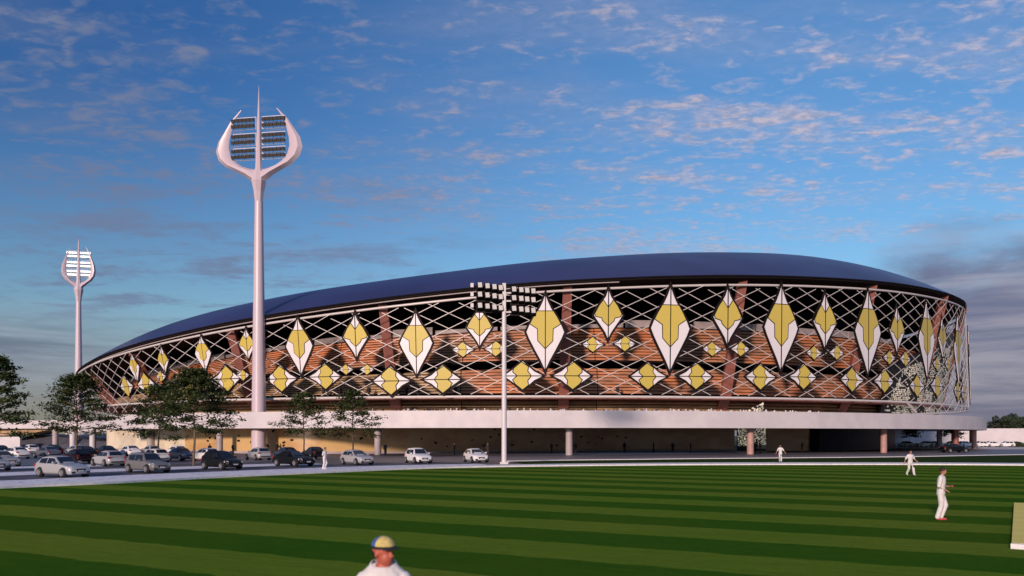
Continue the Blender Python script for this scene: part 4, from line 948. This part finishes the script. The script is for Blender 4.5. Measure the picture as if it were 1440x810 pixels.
# the fielder right in front of the camera
def fielder():
    D = 7.6; t = thing('person', 'fielder in white shirt and yellow and blue cap, cut off by the bottom edge', 'person', AT(540, D), 0, 'cricketers in white')
    zt = ZAT(754, D); J = mk(head=(0.0, -.02, zt - .135), neck=(-.005, 0, zt - .245), shL=(-.170, 0, zt - .385), shR=(.170, 0, zt - .385), elL=(-.25, .02, zt - .68), elR=(.25, .02, zt - .68), wrL=(-.26, -.10, zt - .92), wrR=(.26, -.10, zt - .92), face=(.75, -.62))
    b = MB(); pel = Vector(J['pelvis']); nk = Vector(J['neck']); torso(b, pel, nk); limb(b, [nk - Vector((0, 0, .05)), Vector(J['head']) - Vector((0, 0, .05))], [.060, .055]); head(b, J['head'], J['face'], 1.08)
    sh = MB(); torso(sh, pel - Vector((0, 0, .08)), nk - Vector((0, 0, .02)), .024, 1.06); tr = MB(); so_ = MB()
    ell(tr, pel, (.175, .125, .13))
    for s, S_ in ((-1, 'L'), (1, 'R')):
        a = [Vector(J['sh' + S_]), Vector(J['el' + S_]), Vector(J['wr' + S_])]; limb(b, a, [.052, .042, .030]); hand(b, a[2], a[2] - a[1], 1, s)
        limb(sh, [a[0], a[0].lerp(a[1], .85)], [.062, .056], .02); g_ = [Vector(J['hp' + S_]), Vector(J['kn' + S_]), Vector(J['an' + S_])]
        limb(b, g_, [.085, .056, .04]); limb(tr, g_, [.09, .07, .06], .02); limb(so_, [g_[2] - Vector((0, 0, .03)), Vector(J['to' + S_])], [.048, .036])
    yoke(b, sh, nk, J['shL']); yoke(b, sh, nk, J['shR'])
    # collar
    col_ = MB(); n2 = nk + Vector((0, 0, .022))
    cs_ = []
    for k in range(17):
        a = R_(-50 + 280 * k / 16) ; rr = .092; f_ = abs(k - 8) / 8; z = -.02 - .075 * f_ ** 2; d_ = Vector((math.cos(a) * (rr + .02 * f_), math.sin(a) * (rr * .9 + .015 * f_), z)); cs_.append([n2 + d_ + Vector((0, 0, .045)), n2 + d_ * 1.12 + Vector((0, 0, .045)), n2 + d_ * 1.45 + Vector((0, 0, -.01)), n2 + d_ * 1.25 + Vector((0, 0, -.02))])
    col_.loft(cs_)
    link('body', remesh(b, 'body', M['skin2'], .0075, 3), t); link('shirt', remesh(sh, 'shirt', M['cloth_w'], .011), t); link('trousers', remesh(tr, 'trousers', M['cloth_w'], .014), t); link('shoes', remesh(so_, 'shoes', M['shoe'], .014), t)
    col_.build('collar', M['cloth_w'], t, smooth=True)
    hc = Vector(J['head']); a = math.atan2(J['face'][1], J['face'][0]); R3 = Matrix.Rotation(a, 3, 'Z')
    # cap: crown of coloured gores, band and peak
    def gore(q0, q1, m):
        b = MB(); rows = []
        for i in range(9):
            e = math.pi / 2 * i / 8; row = []
            for k in range(6):
                q = q0 + (q1 - q0) * k / 5; v = Vector((math.cos(q) * math.cos(e) * .118 - .004, math.sin(q) * math.cos(e) * .098, .048 + math.sin(e) * .092)); row.append(R3 @ v + hc)
            rows.append(row)
        b.loft(rows, closed=False, cap=False); return b.build('cap_panel', m, capo, smooth=True)
    b = MB(); b.lathe([(1.0, .030), (1.01, .052), (.98, .055), (.96, .030)], 24); b.v = [tuple(R3 @ Vector((x * .119 - .004, y * .099, z)) + hc) for x, y, z in b.v]
    capo = b.build('cap', M['cap_dark'], t, smooth=True)
    N = 8
    for i in range(N):
        m = [M['cap_yellow'], M['cap_blue'], M['cap_yellow'], M['cap_dark'], M['cap_yellow'], M['cap_blue'], M['cap_yellow'], M['cap_yellow']][i]
        gore(2 * math.pi * i / N, 2 * math.pi * (i + 1) / N, m)
    b = MB(); secs = []
    for k in range(13):
        q = R_(-62 + 124 * k / 12); c, s = math.cos(q), math.sin(q); L_ = .058 * max(0.12, math.cos(q) ** .6)
        i_ = Vector((c * .112, s * .094, .045)); o_ = Vector((c * .112 + L_, s * .098, .045 - .012 - .012 * abs(s)))
        secs.append([R3 @ i_ + hc, R3 @ (i_ + Vector((0, 0, .008))) + hc, R3 @ (o_ + Vector((0, 0, .005))) + hc, R3 @ o_ + hc])
    b.loft(secs); b.build('cap_peak', M['cap_dark'], capo, smooth=True)
    h = MB(); ell(h, hc + R3 @ Vector((-.045, 0, -.005)), (.078, .080, .075), 14, 10); link('hair', remesh(h, 'hair', M['hair'], .01), t)
M['cap_yellow'] = mat('cap_yellow', (0.72, 0.58, 0.20), .8, nscale=40, bump=.2); M['cap_blue'] = mat('cap_blue', (0.06, 0.14, 0.42), .8, nscale=40, bump=.2); M['cap_dark'] = mat('cap_dark', (0.012, 0.012, 0.016), .7)
fielder()
# pedestrians under the canopy
pp = {k: person(v, (0, 0, 0), 0, 'x', M['cloth_d'], M['skin'], M['hair'], M['plastic'], 'people in dark clothes under the podium', 0.03) for k, v in (('walk', STROLL), ('stand', STAND), ('phone', PHONE))}
spots = [(295, 643, 'walk', 'between the two pale tree trunks, by the bright wall'), (327.5, 640.5, 'stand', 'between the tallest tree and the tower foot'), (376, 637.5, 'stand', 'just right of the tower foot'), (389, 638, 'walk', 'behind the roof of the dark blue saloon'), (430.5, 637.5, 'phone', 'beside the trunk of the slender tree right of the tower'),
         (542, 640.5, 'phone', 'just right of the round pale column, against the orange wall'), (563, 637, 'walk', 'before the orange wall, left of the upright white car'), (588, 637, 'walk', 'right above the roof of the upright white car'), (639, 640, 'stand', 'left of the white hatchback by the mast'), (686, 639, 'phone', 'above the bonnet of the white hatchback by the mast'),
         (775.5, 637.5, 'stand', 'left of the central round column'), (809.5, 638, 'stand', 'right of the central round column'), (878, 636, 'stand', 'leftmost of the four before the brown wall'), (919, 636, 'walk', 'second of the four before the brown wall'), (946, 635.5, 'stand', 'third of the four before the brown wall'), (971, 636.5, 'phone', 'rightmost of the four before the brown wall'),
         (1062.5, 636.5, 'stand', 'left one of the pair in the bright doorway'), (1069, 637.5, 'phone', 'right one of the pair in the bright doorway'), (1128, 636.5, 'walk', 'alone in the gloom right of the bright doorway')]
for i, (x, y, k, lb) in enumerate(spots):
    dup(pp[k], G(x, y), R_((i * 77) % 360), 'person in dark clothes ' + lb, scale=1.0)
up = [(273, 552, 'left of the tower pole'), (425, 555, 'first of a pair, nearer the tower'), (432, 555, 'second of the pair over the slender tree'), (456.5, 555, 'first of the pair left of the glinting rail'), (462.5, 555, 'second of the pair left of the glinting rail'), (481, 555, 'left of the lattice crossing over the second slender tree'), (506, 555, 'over the second slender tree'), (520, 555, 'right of the second slender tree'), (573, 555, 'left of the crossing leaf tips'), (589, 555, 'between the two wide leaf panels'), (641, 555, 'right of the wide leaf panel'), (868, 555, 'far right, under a small leaf')]
for i, (x, y, lb) in enumerate(up):
    t_ = theta(x, 101); p = RP(t_, 101.3, 8.5)
    dup(pp[['walk', 'stand', 'phone'][i % 3]], p, R_((i * 131) % 360), 'dark figure on the upper concourse ' + lb, group='people on the upper concourse', scale=1.05)
for k in pp.values(): rm(k)
# rows of heads above the podium parapet
b = MB(); bd = MB(); r = random.Random(21)
def bust(mb, p, s):
    ell(mb, p + Vector((0, 0, 1.58 * s)), (.11, .11, .14), 6, 4); mb.lathe([(.12, .8), (.2, 1.0), (.24, 1.35), (.08, 1.47)], 6, tuple(p))
for k in range(170):
    x = 560 + 600 * r.random() ** .8; t_ = theta(x, 107.2); p = RP(t_, r.uniform(105.5, 107.8), 4.92 + r.uniform(-.16, .12)); bust(b if r.random() < .6 else bd, p, r.uniform(.93, 1.02))
for k in range(60):
    x = 380 + 300 * r.random(); p = RP(theta(x, 107.2), r.uniform(105.5, 107.8), 5.0 + r.uniform(-.15, .05)); bust(bd if r.random() < .8 else b, p, 1)
tag(b.build('crowd', M['cloth_w']), 'crowd in white lining the top of the podium parapet', 'crowd', kind='stuff')
tag(bd.build('crowd', M['cloth_d']), 'dark clothed spectators scattered along the podium parapet', 'crowd', kind='stuff')
